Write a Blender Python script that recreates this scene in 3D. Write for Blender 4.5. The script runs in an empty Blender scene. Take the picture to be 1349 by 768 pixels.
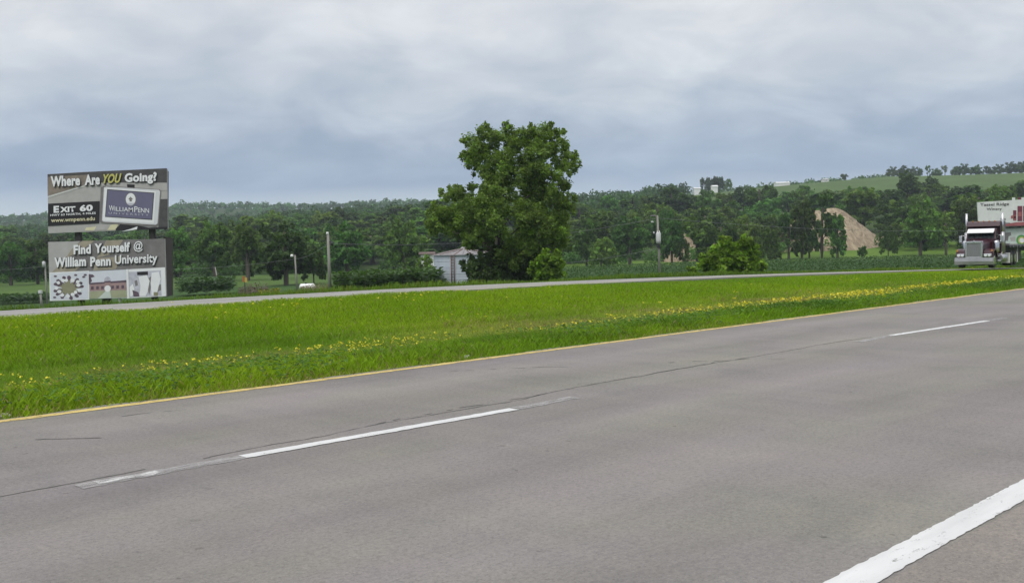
import bpy, bmesh, math, random
import numpy as np
from mathutils import Matrix, Vector

R = math.radians
rng = np.random.default_rng(7)
random.seed(7)
scene = bpy.context.scene
col = scene.collection

# ------------------------------------------------------------------ camera
FPX = 1300.0                      # focal length in pixels of the 1349 px wide photograph
EYE = 1.70
PITCH, ROLL = R(2.55), R(-1.3)
cam_d = bpy.data.cameras.new('camera')
cam_d.sensor_fit = 'HORIZONTAL'
cam_d.sensor_width = 36.0
cam_d.lens = 36.0 * FPX / 1349.0
cam_d.clip_start = 0.05
cam_d.clip_end = 9000.0
cam = bpy.data.objects.new('camera', cam_d)
CAM_M = Matrix.Translation((0, 0, EYE)) @ Matrix.Rotation(R(90) - PITCH, 4, 'X') @ Matrix.Rotation(ROLL, 4, 'Z')
cam.matrix_world = CAM_M
col.objects.link(cam)
scene.camera = cam

# ------------------------------------------------------------------ render settings
scene.render.engine = 'CYCLES'
scene.view_settings.view_transform = 'Standard'
scene.view_settings.look = 'None'
scene.view_settings.gamma = 1.0
scene.view_settings.exposure = 0.0
scene.view_settings.use_curve_mapping = False
scene.cycles.use_denoising = True
try:
    scene.cycles.denoiser = 'OPENIMAGEDENOISE'
except Exception:
    pass
scene.cycles.max_bounces = 6
scene.cycles.diffuse_bounces = 3
scene.cycles.glossy_bounces = 3
scene.cycles.transmission_bounces = 4
scene.cycles.transparent_max_bounces = 8
scene.cycles.volume_bounces = 0
scene.cycles.sample_clamp_indirect = 6.0

# ------------------------------------------------------------------ node helpers
class NT:
    def __init__(s, tree):
        s.t = tree; s.n = tree.nodes; s.l = tree.links
    def new(s, typ, **kw):
        nd = s.n.new(typ)
        for k, v in kw.items():
            setattr(nd, k, v)
        return nd
    def link(s, a, b):
        s.l.new(a, b)
    def put(s, sock, v):
        if isinstance(v, bpy.types.NodeSocket):
            s.l.new(v, sock)
        else:
            sock.default_value = v
    def math(s, op, a, b=0.0, clamp=False):
        nd = s.new('ShaderNodeMath', operation=op, use_clamp=clamp)
        s.put(nd.inputs[0], a); s.put(nd.inputs[1], b)
        return nd.outputs[0]
    def mix(s, fac, a, b, blend='MIX'):
        nd = s.new('ShaderNodeMix', data_type='RGBA', blend_type=blend)
        s.put(nd.inputs[0], fac)
        s.put(nd.inputs[6], a if isinstance(a, bpy.types.NodeSocket) else (*a, 1))
        s.put(nd.inputs[7], b if isinstance(b, bpy.types.NodeSocket) else (*b, 1))
        return nd.outputs[2]
    def noise(s, vec, scale, detail=4.0, rough=0.55, dist=0.0):
        nd = s.new('ShaderNodeTexNoise')
        if vec is not None:
            s.link(vec, nd.inputs['Vector'])
        nd.inputs['Scale'].default_value = scale
        nd.inputs['Detail'].default_value = detail
        nd.inputs['Roughness'].default_value = rough
        nd.inputs['Distortion'].default_value = dist
        return nd.outputs[0]
    def ramp(s, fac, stops, interp='LINEAR'):
        nd = s.new('ShaderNodeValToRGB')
        nd.color_ramp.interpolation = interp
        e = nd.color_ramp.elements
        while len(e) < len(stops):
            e.new(0.5)
        for i, (p, c) in enumerate(stops):
            e[i].position = p
            e[i].color = (*c, 1) if len(c) == 3 else c
        s.link(fac, nd.inputs[0])
        return nd.outputs[0]
    def mapping(s, vec, scale=(1, 1, 1), loc=(0, 0, 0), rot=(0, 0, 0)):
        nd = s.new('ShaderNodeMapping')
        nd.inputs['Scale'].default_value = scale
        nd.inputs['Location'].default_value = loc
        nd.inputs['Rotation'].default_value = rot
        s.link(vec, nd.inputs['Vector'])
        return nd.outputs[0]

# ------------------------------------------------------------------ sky (overcast cloud deck over a Nishita sky)
SUN_EL, SUN_AZ = R(58), R(205)
world = bpy.data.worlds.new('World')
scene.world = world
world.use_nodes = True
w = NT(world.node_tree)
w.n.clear()
out = w.new('ShaderNodeOutputWorld')
bg = w.new('ShaderNodeBackground')
bg.inputs['Strength'].default_value = 0.1
w.link(bg.outputs[0], out.inputs[0])
sky = w.new('ShaderNodeTexSky', sky_type='NISHITA')
sky.sun_disc = False
sky.sun_elevation = SUN_EL
sky.sun_rotation = SUN_AZ
sky.air_density = 1.3
sky.dust_density = 2.5
tc = w.new('ShaderNodeTexCoord')
sep = w.new('ShaderNodeSeparateXYZ')
w.link(tc.outputs['Generated'], sep.inputs[0])
zc = w.math('MAXIMUM', sep.outputs[2], 0.0)
den = w.math('ADD', zc, 0.33)
comb = w.new('ShaderNodeCombineXYZ')
w.link(w.math('DIVIDE', sep.outputs[0], den), comb.inputs[0])
w.link(w.math('DIVIDE', sep.outputs[1], den), comb.inputs[1])
cv = comb.outputs[0]
n_big = w.noise(w.mapping(cv, (1.2, 1.2, 1), (3.2, 1.1, 0)), 1.0, 3.0, 0.5, 0.5)
n_mid = w.noise(w.mapping(cv, (2.6, 3.0, 1), (0.7, 5.1, 0)), 1.5, 8.0, 0.56, 0.35)
band = w.noise(w.mapping(tc.outputs['Generated'], (1.2, 1.2, 7.0), (0.3, 0.9, 0.2)), 1.4, 4.0, 0.5, 0.5)
el = w.math('ADD', zc, w.math('MULTIPLY', w.math('SUBTRACT', n_mid, 0.5), w.math('MULTIPLY', zc, 0.75)))
el = w.math('ADD', el, w.math('MULTIPLY', w.math('SUBTRACT', band, 0.5), 0.035))
base = w.ramp(el, [(0.0, (0.68, 0.765, 0.82)), (0.035, (0.64, 0.725, 0.80)), (0.066, (0.385, 0.475, 0.63)), (0.10, (0.42, 0.505, 0.64)),
                   (0.150, (0.60, 0.655, 0.74)), (0.22, (0.73, 0.75, 0.80)), (0.5, (0.92, 0.93, 0.965)), (1.0, (1.25, 1.25, 1.28))])
mott = w.ramp(n_mid, [(0.32, (0.91, 0.925, 0.94)), (0.5, (1.0, 1.0, 1.0)), (0.66, (1.10, 1.095, 1.08))])
mott2 = w.ramp(n_big, [(0.3, (0.88, 0.90, 0.93)), (0.5, (1, 1, 1)), (0.7, (1.09, 1.08, 1.06))])
deck = w.mix(1.0, base, mott, 'MULTIPLY')
deck = w.mix(1.0, deck, mott2, 'MULTIPLY')
deck10 = w.mix(1.0, deck, (9.75, 9.9, 9.9), 'MULTIPLY')
for nd in (deck10.node,):
    nd.clamp_result = False
w.link(w.mix(0.95, sky.outputs[0], deck10), bg.inputs[0])

sun_d = bpy.data.lights.new('sun', 'SUN')
sun_d.energy = 1.5
sun_d.angle = R(30)
sun_d.color = (1.0, 0.965, 0.91)
sun = bpy.data.objects.new('sun', sun_d)
sd = Vector((math.sin(SUN_AZ) * math.cos(SUN_EL), math.cos(SUN_AZ) * math.cos(SUN_EL), math.sin(SUN_EL)))
sun.rotation_euler = sd.to_track_quat('Z', 'Y').to_euler()
sun.location = (0, -20, 60)
col.objects.link(sun)

# ------------------------------------------------------------------ geometry of the place
M3 = CAM_M.to_3x3()
def ray(px, py):
    return M3 @ Vector((px - 674.5, 384.0 - py, -FPX))
def at(px, py, D):
    r = ray(px, py)
    return Vector((0, 0, EYE)) + r * (D / r.y)
def on_z(px, py, z=0.0):
    r = ray(px, py)
    return Vector((0, 0, EYE)) + r * ((z - EYE) / r.z)
# the highway runs at PHI to the right of the view; (t, d) are metres along it and to its left
VPR = ray(2000, 296)
PHI = math.atan2(VPR.x, VPR.y)
SP, CP = math.sin(PHI), math.cos(PHI)
def td(p):
    return (SP * p[0] + CP * p[1], -CP * p[0] + SP * p[1])
def xy(t, d):
    return (SP * t - CP * d, CP * t + SP * d)
ROADROT = Matrix.Rotation(R(90) - PHI, 4, 'Z')

EDGE = td(on_z(674, 468))[1]          # yellow line
WHITE_A = td(on_z(1085, 768))[1]
WHITE_B = td(on_z(1155, 768))[1]
PAVE = EDGE + 0.16                    # where the asphalt ends
def fnear(t):
    t = np.asarray(t, float)
    s = np.clip((t - 25) / 65, 0, 1)
    return 30.0 - 3.6 * s * s * (3 - 2 * s)
FARW = 7.6
# elevation of the opposite carriageway, read off its near edge
_tab = []
for px, py in ((-300, 441), (0, 420.5), (220, 405.0), (435, 392.0), (650, 380.5), (868, 369.8), (1000, 364.0), (1130, 359.0), (1260, 355.2), (1349, 353.2)):
    r = ray(px, py)
    k = 30.0
    for _ in range(40):
        p = at(px, py, k)
        t_, d_ = td(p)
        k *= float(fnear(t_)) / d_
    _tab.append((t_, at(px, py, k).z))
_T = np.array([a for a, b in _tab]); _Z = np.array([b for a, b in _tab])
_pf = np.polyfit(_T, _Z, 3)
def zfar(t):
    t = np.clip(np.asarray(t, float), _T[0], _T[-1] + 25)
    return np.polyval(_pf, t)

def sm(a, b, x):
    s = np.clip((x - a) / (b - a), 0, 1)
    return s * s * (3 - 2 * s)
def hump(x, y, s, seed):
    r_ = np.random.default_rng(seed)
    z = 0
    for _ in range(5):
        a, b, c, k = r_.uniform(0, 6.28), r_.uniform(0, 6.28), r_.uniform(0, 6.28), r_.uniform(0.6, 1.5)
        z = z + np.sin((x * math.cos(a) + y * math.sin(a)) * k / s + b)
    return z / 5
def ht(x, y):
    x = np.asarray(x, float); y = np.asarray(y, float)
    t = SP * x + CP * y; d = -CP * x + SP * y
    dn = fnear(t); zf = zfar(t)
    q = 674 + FPX * x / np.maximum(np.maximum(y, np.abs(x) * 0.75), 1.0)
    s = (d - PAVE) / (dn - PAVE)
    sc = np.clip(s, 0, 1)
    med = zf * sc - 0.55 * np.sin(np.pi * sc) ** 1.3 - 0.03
    med = med - 0.07 * sm(0.80, 0.97, sc)
    med = med + 0.05 * hump(x, y, 3.0, 1) * np.sin(np.pi * sc)
    road = np.where(d < PAVE, -0.05, med)
    e = d - dn - FARW
    floor = np.interp(q, [0, 600, 1100, 1349], [-5.6, -4.6, -3.5, -3.1])
    edge = zf - 0.22
    fall = edge - 1.1 * sm(0, 7, e) - 0.9 * sm(5, 40, e)
    val = fall + (floor - fall) * sm(10, 150, e)
    mid = np.interp(q, [0, 250, 420, 600, 800, 900, 1000, 1349], [4, 5, 11, 11, 15, 17, 17, 18])
    rid = np.interp(q, [-200, 0, 250, 500, 750, 900, 1000, 1170, 1349, 1600], [21, 21, 24, 30, 36, 44, 49, 57.5, 57.5, 57]) + 1.5 * hump(x, y, 60, 3)
    val = val + (mid - floor) * sm(310, 560, y) + (rid - mid) * sm(540, 900, y)
    val = val + 0.5 * hump(x, y, 40, 4) * sm(150, 400, y)
    val = val + 3.4 * sm(282, 324, y) * sm(990, 1060, q) * (1 - sm(400, 640, y))
    hill = np.interp(q, [-200, 0, 250, 430, 520, 600, 760, 900], [64, 63, 80, 72, 76, 74, 60, 50])
    val = val + (hill - rid) * sm(1120, 1680, y) * (1 - sm(800, 900, q))
    val = val - sm(1800, 3600, y) * 30
    far = np.where(e > 0, val, np.where(d > dn, zf - 0.10 - 0.02 * (d - dn), road))
    back = -0.12 - 0.9 * sm(-3, -14, d) * 0.6
    return np.where(d < -3, back, far)

# ------------------------------------------------------------------ mesh helpers
def tag(o, label=None, cat=None, group=None, kind=None):
    if label: o['label'] = label
    if cat: o['category'] = cat
    if group: o['group'] = group
    if kind: o['kind'] = kind
    return o
def link(name, me, mat=None, parent=None, loc=None, mats=None):
    o = bpy.data.objects.new(name, me)
    col.objects.link(o)
    if mats:
        for m in mats: me.materials.append(m)
    elif mat is not None and len(me.materials) == 0:
        me.materials.append(mat)
    if parent is not None:
        o.parent = parent
    if loc is not None:
        o.location = loc
    return o
def empty(name, loc=(0, 0, 0), rz=0.0):
    o = bpy.data.objects.new(name, None)
    o.empty_display_size = 0.3
    col.objects.link(o)
    o.location = loc
    o.rotation_euler = (0, 0, rz)
    return o
def npmesh(name, verts, faces_n, tint=None, smooth=False):
    """verts (F, n, 3): F separate n-gons"""
    F = len(verts)
    me = bpy.data.meshes.new(name)
    me.vertices.add(F * faces_n)
    me.vertices.foreach_set('co', np.ascontiguousarray(verts, dtype=np.float32).ravel())
    me.loops.add(F * faces_n)
    me.loops.foreach_set('vertex_index', np.arange(F * faces_n, dtype=np.int32))
    me.polygons.add(F)
    me.polygons.foreach_set('loop_start', np.arange(0, F * faces_n, faces_n, dtype=np.int32))
    try:
        me.polygons.foreach_set('loop_total', np.full(F, faces_n, dtype=np.int32))
    except Exception:
        pass
    if tint is not None:
        at_ = me.attributes.new('tint', 'FLOAT_COLOR', 'POINT')
        c = np.ones((F * faces_n, 4), np.float32)
        c[:, :3] = np.repeat(tint, faces_n, axis=0)
        at_.data.foreach_set('color', c.ravel())
    me.update(calc_edges=True)
    me.validate()
    return me

class MB:
    """collects simple solids into one mesh"""
    def __init__(s):
        s.v = []; s.f = []; s.sm = []
    def add(s, vs, fs, smooth=False):
        b = len(s.v)
        s.v += [tuple(p) for p in vs]
        s.f += [tuple(i + b for i in f) for f in fs]
        s.sm += [smooth] * len(fs)
        return s
    def box(s, x0, x1, y0, y1, z0, z1, bev=0.0):
        if bev <= 0:
            vs = [(x, y, z) for x in (x0, x1) for y in (y0, y1) for z in (z0, z1)]
            return s.add(vs, [(0, 1, 3, 2), (4, 6, 7, 5), (0, 4, 5, 1), (2, 3, 7, 6), (0, 2, 6, 4), (1, 5, 7, 3)])
        bm = bmesh.new()
        bmesh.ops.create_cube(bm, size=1.0)
        for v in bm.verts:
            v.co = Vector(((x0 + x1) / 2 + v.co.x * (x1 - x0), (y0 + y1) / 2 + v.co.y * (y1 - y0), (z0 + z1) / 2 + v.co.z * (z1 - z0)))
        bmesh.ops.bevel(bm, geom=bm.edges[:], offset=bev, segments=2, profile=0.5, affect='EDGES')
        bm.verts.index_update()
        s.add([v.co[:] for v in bm.verts], [[v.index for v in f.verts] for f in bm.faces])
        bm.free()
        return s
    def tube(s, pts, rad, n=10, cap=True):
        pts = [Vector(p) for p in pts]
        if not isinstance(rad, (list, tuple)):
            rad = [rad] * len(pts)
        vs = []; up = Vector((0, 0, 1))
        for i, p in enumerate(pts):
            dv = (pts[min(i + 1, len(pts) - 1)] - pts[max(i - 1, 0)]).normalized()
            a = dv.cross(up)
            if a.length < 1e-3: a = dv.cross(Vector((1, 0, 0)))
            a.normalize(); b = dv.cross(a).normalized()
            for k in range(n):
                an = 2 * math.pi * k / n
                vs.append(p + (a * math.cos(an) + b * math.sin(an)) * rad[i])
        fs = [(i * n + k, i * n + (k + 1) % n, (i + 1) * n + (k + 1) % n, (i + 1) * n + k) for i in range(len(pts) - 1) for k in range(n)]
        b0 = len(s.v)
        s.add(vs, fs, True)
        if cap:
            s.f.append(tuple(b0 + k for k in reversed(range(n)))); s.sm.append(False)
            s.f.append(tuple(b0 + (len(pts) - 1) * n + k for k in range(n))); s.sm.append(False)
        return s
    def prism(s, poly, axis, a, b, smooth=False):
        """extrude a 2-d polygon between a and b along axis 'x','y' or 'z'"""
        n = len(poly)
        def P(u, w_, k):
            return {'x': (k, u, w_), 'y': (u, k, w_), 'z': (u, w_, k)}[axis]
        vs = [P(u, w_, a) for u, w_ in poly] + [P(u, w_, b) for u, w_ in poly]
        fs = [(i, (i + 1) % n, n + (i + 1) % n, n + i) for i in range(n)] + [tuple(reversed(range(n))), tuple(range(n, 2 * n))]
        return s.add(vs, fs, smooth)
    def lathe(s, prof, n=24, c=(0, 0, 0), cap=False):
        vs = [(c[0] + r_ * math.cos(2 * math.pi * k / n), c[1] + r_ * math.sin(2 * math.pi * k / n), c[2] + z) for r_, z in prof for k in range(n)]
        fs = [(i * n + k, i * n + (k + 1) % n, (i + 1) * n + (k + 1) % n, (i + 1) * n + k) for i in range(len(prof) - 1) for k in range(n)]
        return s.add(vs, fs, True)
    def mesh(s, name):
        me = bpy.data.meshes.new(name)
        me.from_pydata(s.v, [], s.f)
        me.polygons.foreach_set('use_smooth', s.sm)
        bm = bmesh.new(); bm.from_mesh(me)
        bmesh.ops.recalc_face_normals(bm, faces=bm.faces[:])
        bm.to_mesh(me); bm.free()
        me.update()
        return me
    def build(s, name, mat, parent=None, loc=None):
        return link(name, s.mesh(name), mat, parent, loc)

# ------------------------------------------------------------------ materials
def new_mat(name):
    m = bpy.data.materials.new(name)
    m.use_nodes = True
    n = NT(m.node_tree)
    n.n.clear()
    o = n.new('ShaderNodeOutputMaterial')
    return m, n, o
def solid(name, c, rough=0.6, metal=0.0, var=0.12, scale=6.0, bump=0.0, bscale=40.0, streak=None, spec=0.5):
    m, n, o = new_mat(name)
    b = n.new('ShaderNodeBsdfPrincipled')
    n.link(b.outputs[0], o.inputs[0])
    b.inputs['Roughness'].default_value = rough
    b.inputs['Metallic'].default_value = metal
    b.inputs['Specular IOR Level'].default_value = spec
    t = n.new('ShaderNodeTexCoord')
    vec = t.outputs['Object']
    if streak: vec = n.mapping(vec, streak)
    f = n.noise(vec, scale, 5.0, 0.6)
    n.link(n.ramp(f, [(0.25, tuple(x * (1 - var) for x in c)), (0.75, tuple(min(1, x * (1 + var)) for x in c))]), b.inputs['Base Color'])
    if bump:
        bp = n.new('ShaderNodeBump')
        bp.inputs['Strength'].default_value = bump
        bp.inputs['Distance'].default_value = 0.02
        n.link(n.noise(t.outputs['Object'], bscale, 4.0), bp.inputs['Height'])
        n.link(bp.outputs[0], b.inputs['Normal'])
    return m
def leaf_mat(name, c, trans=0.35, var=0.35, rough=0.55, hv=0.0):
    m, n, o = new_mat(name)
    a = n.new('ShaderNodeAttribute'); a.attribute_name = 'tint'
    oi = n.new('ShaderNodeObjectInfo')
    cc = n.mix(1.0, c, a.outputs['Color'], 'MULTIPLY')
    hs = n.new('ShaderNodeHueSaturation')
    n.link(cc, hs.inputs['Color'])
    n.link(n.math('ADD', 0.5 - hv / 2, n.math('MULTIPLY', n.math('FRACT', n.math('MULTIPLY', oi.outputs['Random'], 7.3)), hv)), hs.inputs['Hue'])
    n.link(n.math('ADD', 1 - var / 2, n.math('MULTIPLY', oi.outputs['Random'], var)), hs.inputs['Value'])
    b = n.new('ShaderNodeBsdfPrincipled')
    n.link(hs.outputs[0], b.inputs['Base Color'])
    b.inputs['Roughness'].default_value = rough
    b.inputs['Specular IOR Level'].default_value = 0.25
    tr = n.new('ShaderNodeBsdfTranslucent')
    n.link(n.mix(1.0, hs.outputs[0], (1.25, 1.3, 0.6), 'MULTIPLY'), tr.inputs[0])
    mx = n.new('ShaderNodeMixShader')
    mx.inputs[0].default_value = trans
    n.link(b.outputs[0], mx.inputs[1]); n.link(tr.outputs[0], mx.inputs[2])
    n.link(mx.outputs[0], o.inputs[0])
    return m

def asphalt(name, c0, c1, seed):
    m, n, o = new_mat(name)
    b = n.new('ShaderNodeBsdfPrincipled')
    n.link(b.outputs[0], o.inputs[0])
    t = n.new('ShaderNodeTexCoord')
    ob = t.outputs['Object']
    long_ = n.noise(n.mapping(ob, (0.10, 0.9, 1), (seed, 0, 0)), 1.0, 5, 0.6, 0.3)
    blot = n.noise(n.mapping(ob, (0.7, 1.0, 1), (seed, 3, 0)), 0.6, 8, 0.66, 0.6)
    hue = n.noise(n.mapping(ob, (0.35, 0.6, 1), (seed + 4, 7, 0)), 0.8, 3, 0.5, 0.5)
    fine = n.noise(ob, 26.0, 5, 0.75)
    spk = n.noise(ob, 75.0, 3, 0.65)
    spot = n.noise(n.mapping(ob, (1.0, 1.0, 1), (seed + 2, 1, 0)), 7.0, 3, 0.55)
    cross = n.noise(n.mapping(ob, (3.0, 0.35, 1), (seed + 9, 0, 0)), 1.0, 4, 0.6)
    c = n.ramp(long_, [(0.30, c0), (0.70, c1)])
    c = n.mix(1.0, c, n.ramp(blot, [(0.28, (0.84, 0.845, 0.85)), (0.5, (1, 1, 1)), (0.72, (1.10, 1.085, 1.06))]), 'MULTIPLY')
    c = n.mix(1.0, c, n.ramp(hue, [(0.35, (1.015, 0.985, 1.03)), (0.5, (1, 1, 1)), (0.65, (1.0, 1.015, 0.94))]), 'MULTIPLY')
    # two darker wheel paths per lane, following the road
    sp_ = n.new('ShaderNodeSeparateXYZ'); n.link(ob, sp_.inputs[0])
    wob = n.math('MULTIPLY', n.math('SUBTRACT', n.noise(n.mapping(ob, (0.05, 0.05, 1)), 1.0, 2), 0.5), 0.8)
    wp = n.math('SINE', n.math('MULTIPLY', n.math('ADD', sp_.outputs[1], wob), 6.2832 / 1.87))
    c = n.mix(1.0, c, n.ramp(n.math('ADD', n.math('MULTIPLY', wp, 0.5), 0.5), [(0.0, (0.945, 0.943, 0.945)), (0.6, (1.0, 1.0, 1.0)), (1.0, (1.03, 1.03, 1.025))]), 'MULTIPLY')
    c = n.mix(1.0, c, n.ramp(cross, [(0.3, (0.95, 0.95, 0.96)), (0.7, (1.05, 1.04, 1.03))]), 'MULTIPLY')
    c = n.mix(1.0, c, n.ramp(spot, [(0.24, (0.62, 0.61, 0.60)), (0.31, (1, 1, 1)), (0.70, (1, 1, 1)), (0.76, (1.18, 1.17, 1.15))]), 'MULTIPLY')
    c = n.mix(1.0, c, n.ramp(fine, [(0.28, (0.72, 0.72, 0.72)), (0.5, (1, 1, 1)), (0.75, (1.22, 1.21, 1.19))]), 'MULTIPLY')
    c = n.mix(1.0, c, n.ramp(spk, [(0.30, (0.62, 0.62, 0.62)), (0.44, (1, 1, 1)), (0.60, (1, 1, 1)), (0.72, (1.5, 1.48, 1.45))]), 'MULTIPLY')
    n.link(c, b.inputs['Base Color'])
    b.inputs['Roughness'].default_value = 0.85
    b.inputs['Specular IOR Level'].default_value = 0.25
    bp = n.new('ShaderNodeBump')
    bp.inputs['Strength'].default_value = 0.5
    bp.inputs['Distance'].default_value = 0.006
    n.link(n.math('ADD', fine, spk), bp.inputs['Height'])
    n.link(bp.outputs[0], b.inputs['Normal'])
    return m

def paint(name, c, under, cover_lo, cover_hi, scale=9.0):
    """road paint, worn through to the asphalt in patches"""
    m, n, o = new_mat(name)
    b = n.new('ShaderNodeBsdfPrincipled')
    n.link(b.outputs[0], o.inputs[0])
    t = n.new('ShaderNodeTexCoord')
    ob = t.outputs['Object']
    f = n.noise(n.mapping(ob, (0.5, 1.6, 1)), scale, 7, 0.72)
    g = n.noise(ob, 70.0, 3, 0.6)
    k = n.math('ADD', f, n.math('MULTIPLY', n.math('SUBTRACT', g, 0.5), 0.35))
    msk = n.ramp(k, [(cover_lo, (0, 0, 0)), (cover_hi, (1, 1, 1))])
    dirt = n.ramp(n.noise(n.mapping(ob, (0.3, 2, 1)), 4.0, 5), [(0.3, tuple(x * 0.82 for x in c)), (0.7, c)])
    n.link(dirt, b.inputs['Base Color'])
    b.inputs['Roughness'].default_value = 0.7
    tp_ = n.new('ShaderNodeBsdfTransparent')
    mx = n.new('ShaderNodeMixShader')
    n.link(msk, mx.inputs[0]); n.link(tp_.outputs[0], mx.inputs[1]); n.link(b.outputs[0], mx.inputs[2])
    n.link(mx.outputs[0], o.inputs[0])
    return m

MAT = {}
AS0, AS1 = (0.198, 0.185, 0.176), (0.242, 0.228, 0.217)
MAT['asphalt'] = asphalt('worn_grey_asphalt', AS0, AS1, 1.0)
MAT['shoulder'] = asphalt('shoulder_asphalt', (0.205, 0.190, 0.165), (0.255, 0.236, 0.205), 5.0)
MAT['far_asphalt'] = asphalt('opposite_asphalt', (0.27, 0.262, 0.25), (0.33, 0.322, 0.305), 8.0)
MAT['white_paint'] = paint('white_road_paint', (0.66, 0.66, 0.655), (0.30, 0.29, 0.28), 0.27, 0.41)
MAT['old_paint'] = paint('chipped_road_paint', (0.60, 0.59, 0.58), (0.3, 0.3, 0.3), 0.36, 0.56)
MAT['faded_paint'] = paint('faded_road_paint', (0.36, 0.345, 0.335), (0.26, 0.247, 0.24), 0.20, 0.62)
MAT['yellow_paint'] = paint('yellow_road_paint', (0.66, 0.50, 0.16), (0.35, 0.30, 0.18), 0.30, 0.50)
MAT['crack'] = solid('crack_filler', (0.12, 0.112, 0.105), 0.9, var=0.4, scale=20)
MAT['gravel'] = solid('edge_gravel', (0.25, 0.22, 0.18), 0.95, var=0.35, scale=25, bump=0.5)
MAT['bark'] = solid('bark', (0.085, 0.072, 0.058), 0.95, var=0.4, scale=5, streak=(1, 1, 0.2), bump=0.6)
MAT['pale_bark'] = solid('pale_bark', (0.22, 0.20, 0.17), 0.9, var=0.35, scale=4, streak=(1, 1, 0.25), bump=0.5)
MAT['wood_pole'] = solid('weathered_pole', (0.27, 0.255, 0.235), 0.9, var=0.25, scale=5, streak=(2, 2, 0.15), bump=0.4)
MAT['grass'] = leaf_mat('grass_blade', (1, 1, 1), 0.42, 0.0)
MAT['leaf_main'] = leaf_mat('cottonwood_leaf', (0.140, 0.222, 0.040), 0.44, 0.0)
MAT['leaf_wood'] = leaf_mat('woodland_leaf', (0.082, 0.156, 0.030), 0.36, 0.95, hv=0.055)
MAT['leaf_light'] = leaf_mat('light_green_leaf', (0.168, 0.285, 0.030), 0.42, 0.2)
MAT['leaf_dark'] = leaf_mat('dark_shrub_leaf', (0.070, 0.120, 0.034), 0.32, 0.3)
MAT['crop'] = leaf_mat('crop_leaf', (1, 1, 1), 0.30, 0.0)
MAT['flower'] = leaf_mat('yellow_petal', (1, 1, 1), 0.25, 0.0)

# ------------------------------------------------------------------ ground: one sheet round the camera, finer in view
def make_ground():
    a_in = np.radians(np.linspace(-36, 36, 330))
    a_out = np.radians(np.linspace(36, 324, 90)[1:-1])
    ang = np.concatenate([a_in, a_out])
    rad = np.concatenate([np.linspace(0.6, 8, 14), np.geomspace(8.3, 4200, 400)])
    A, Rr = np.meshgrid(ang, rad)
    x = Rr * np.sin(A); y = Rr * np.cos(A)
    z = ht(x, y)
    na, nr = len(ang), len(rad)
    v = np.stack([x, y, z], -1).reshape(-1, 3)
    v = np.vstack([v, [[0, 0, float(ht(0.0, 0.0))]]])
    i = np.arange(nr - 1)[:, None] * na; j = np.arange(na)[None, :]; j2 = (j + 1) % na
    q = np.stack([i + j, i + j2, i + na + j2, i + na + j], -1).reshape(-1, 4)
    faces = q[:, ::-1].tolist() + [(k, len(v) - 1, (k + 1) % na) for k in range(na)]
    me = bpy.data.meshes.new('ground')
    me.from_pydata(v.tolist(), [], faces)
    # what grows there decides the ground's own colour
    X, Y = v[:, 0], v[:, 1]
    t = SP * X + CP * Y; d = -CP * X + SP * Y
    e = d - fnear(t) - FARW
    Q = 674 + FPX * X / np.maximum(Y, 1.0)
    c = np.empty((len(v), 3)); c[:] = (0.075, 0.125, 0.022)
    def put(mask, cc): c[mask] = cc
    put((d < PAVE + 0.5), (0.16, 0.14, 0.10))
    put((d > PAVE + 0.5) & (e < -FARW), (0.085, 0.135, 0.022))
    put((e > 0), (0.060, 0.110, 0.024))
    put((e > 12) & (Y < 330), (0.046, 0.095, 0.026))
    put((Y > 255) & (Y < 330) & (Q > 740), (0.105, 0.185, 0.032))
    put((Y > 200) & (Y < 300) & (Q < 560), (0.070, 0.125, 0.030))
    put((Y > 330), (0.045, 0.075, 0.025))
    put((Y > 640) & (Q > 905), (0.076, 0.128, 0.040))
    at_ = me.attributes.new('tint', 'FLOAT_COLOR', 'POINT')
    cc = np.ones((len(v), 4), np.float32); cc[:, :3] = c
    at_.data.foreach_set('color', cc.ravel())
    me.polygons.foreach_set('use_smooth', np.ones(len(me.polygons), bool))
    m, n, o = new_mat('ground_cover')
    b = n.new('ShaderNodeBsdfPrincipled'); n.link(b.outputs[0], o.inputs[0])
    b.inputs['Roughness'].default_value = 0.95
    b.inputs['Specular IOR Level'].default_value = 0.1
    a = n.new('ShaderNodeAttribute'); a.attribute_name = 'tint'
    tcd = n.new('ShaderNodeTexCoord')
    f1 = n.noise(tcd.outputs['Object'], 0.05, 6, 0.65)
    f2 = n.noise(tcd.outputs['Object'], 1.7, 6, 0.7)
    k = n.mix(1.0, a.outputs['Color'], n.ramp(f1, [(0.3, (0.8, 0.82, 0.8)), (0.7, (1.2, 1.16, 1.1))]), 'MULTIPLY')
    k = n.mix(1.0, k, n.ramp(f2, [(0.3, (0.72, 0.74, 0.7)), (0.7, (1.25, 1.2, 1.15))]), 'MULTIPLY')
    n.link(k, b.inputs['Base Color'])
    bp = n.new('ShaderNodeBump'); bp.inputs['Strength'].default_value = 0.6; bp.inputs['Distance'].default_value = 0.1
    n.link(f2, bp.inputs['Height']); n.link(bp.outputs[0], b.inputs['Normal'])
    g = link('ground', me, m)
    tag(g, 'green rolling farmland beyond and between the carriageways', 'ground', kind='structure')
make_ground()

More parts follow.
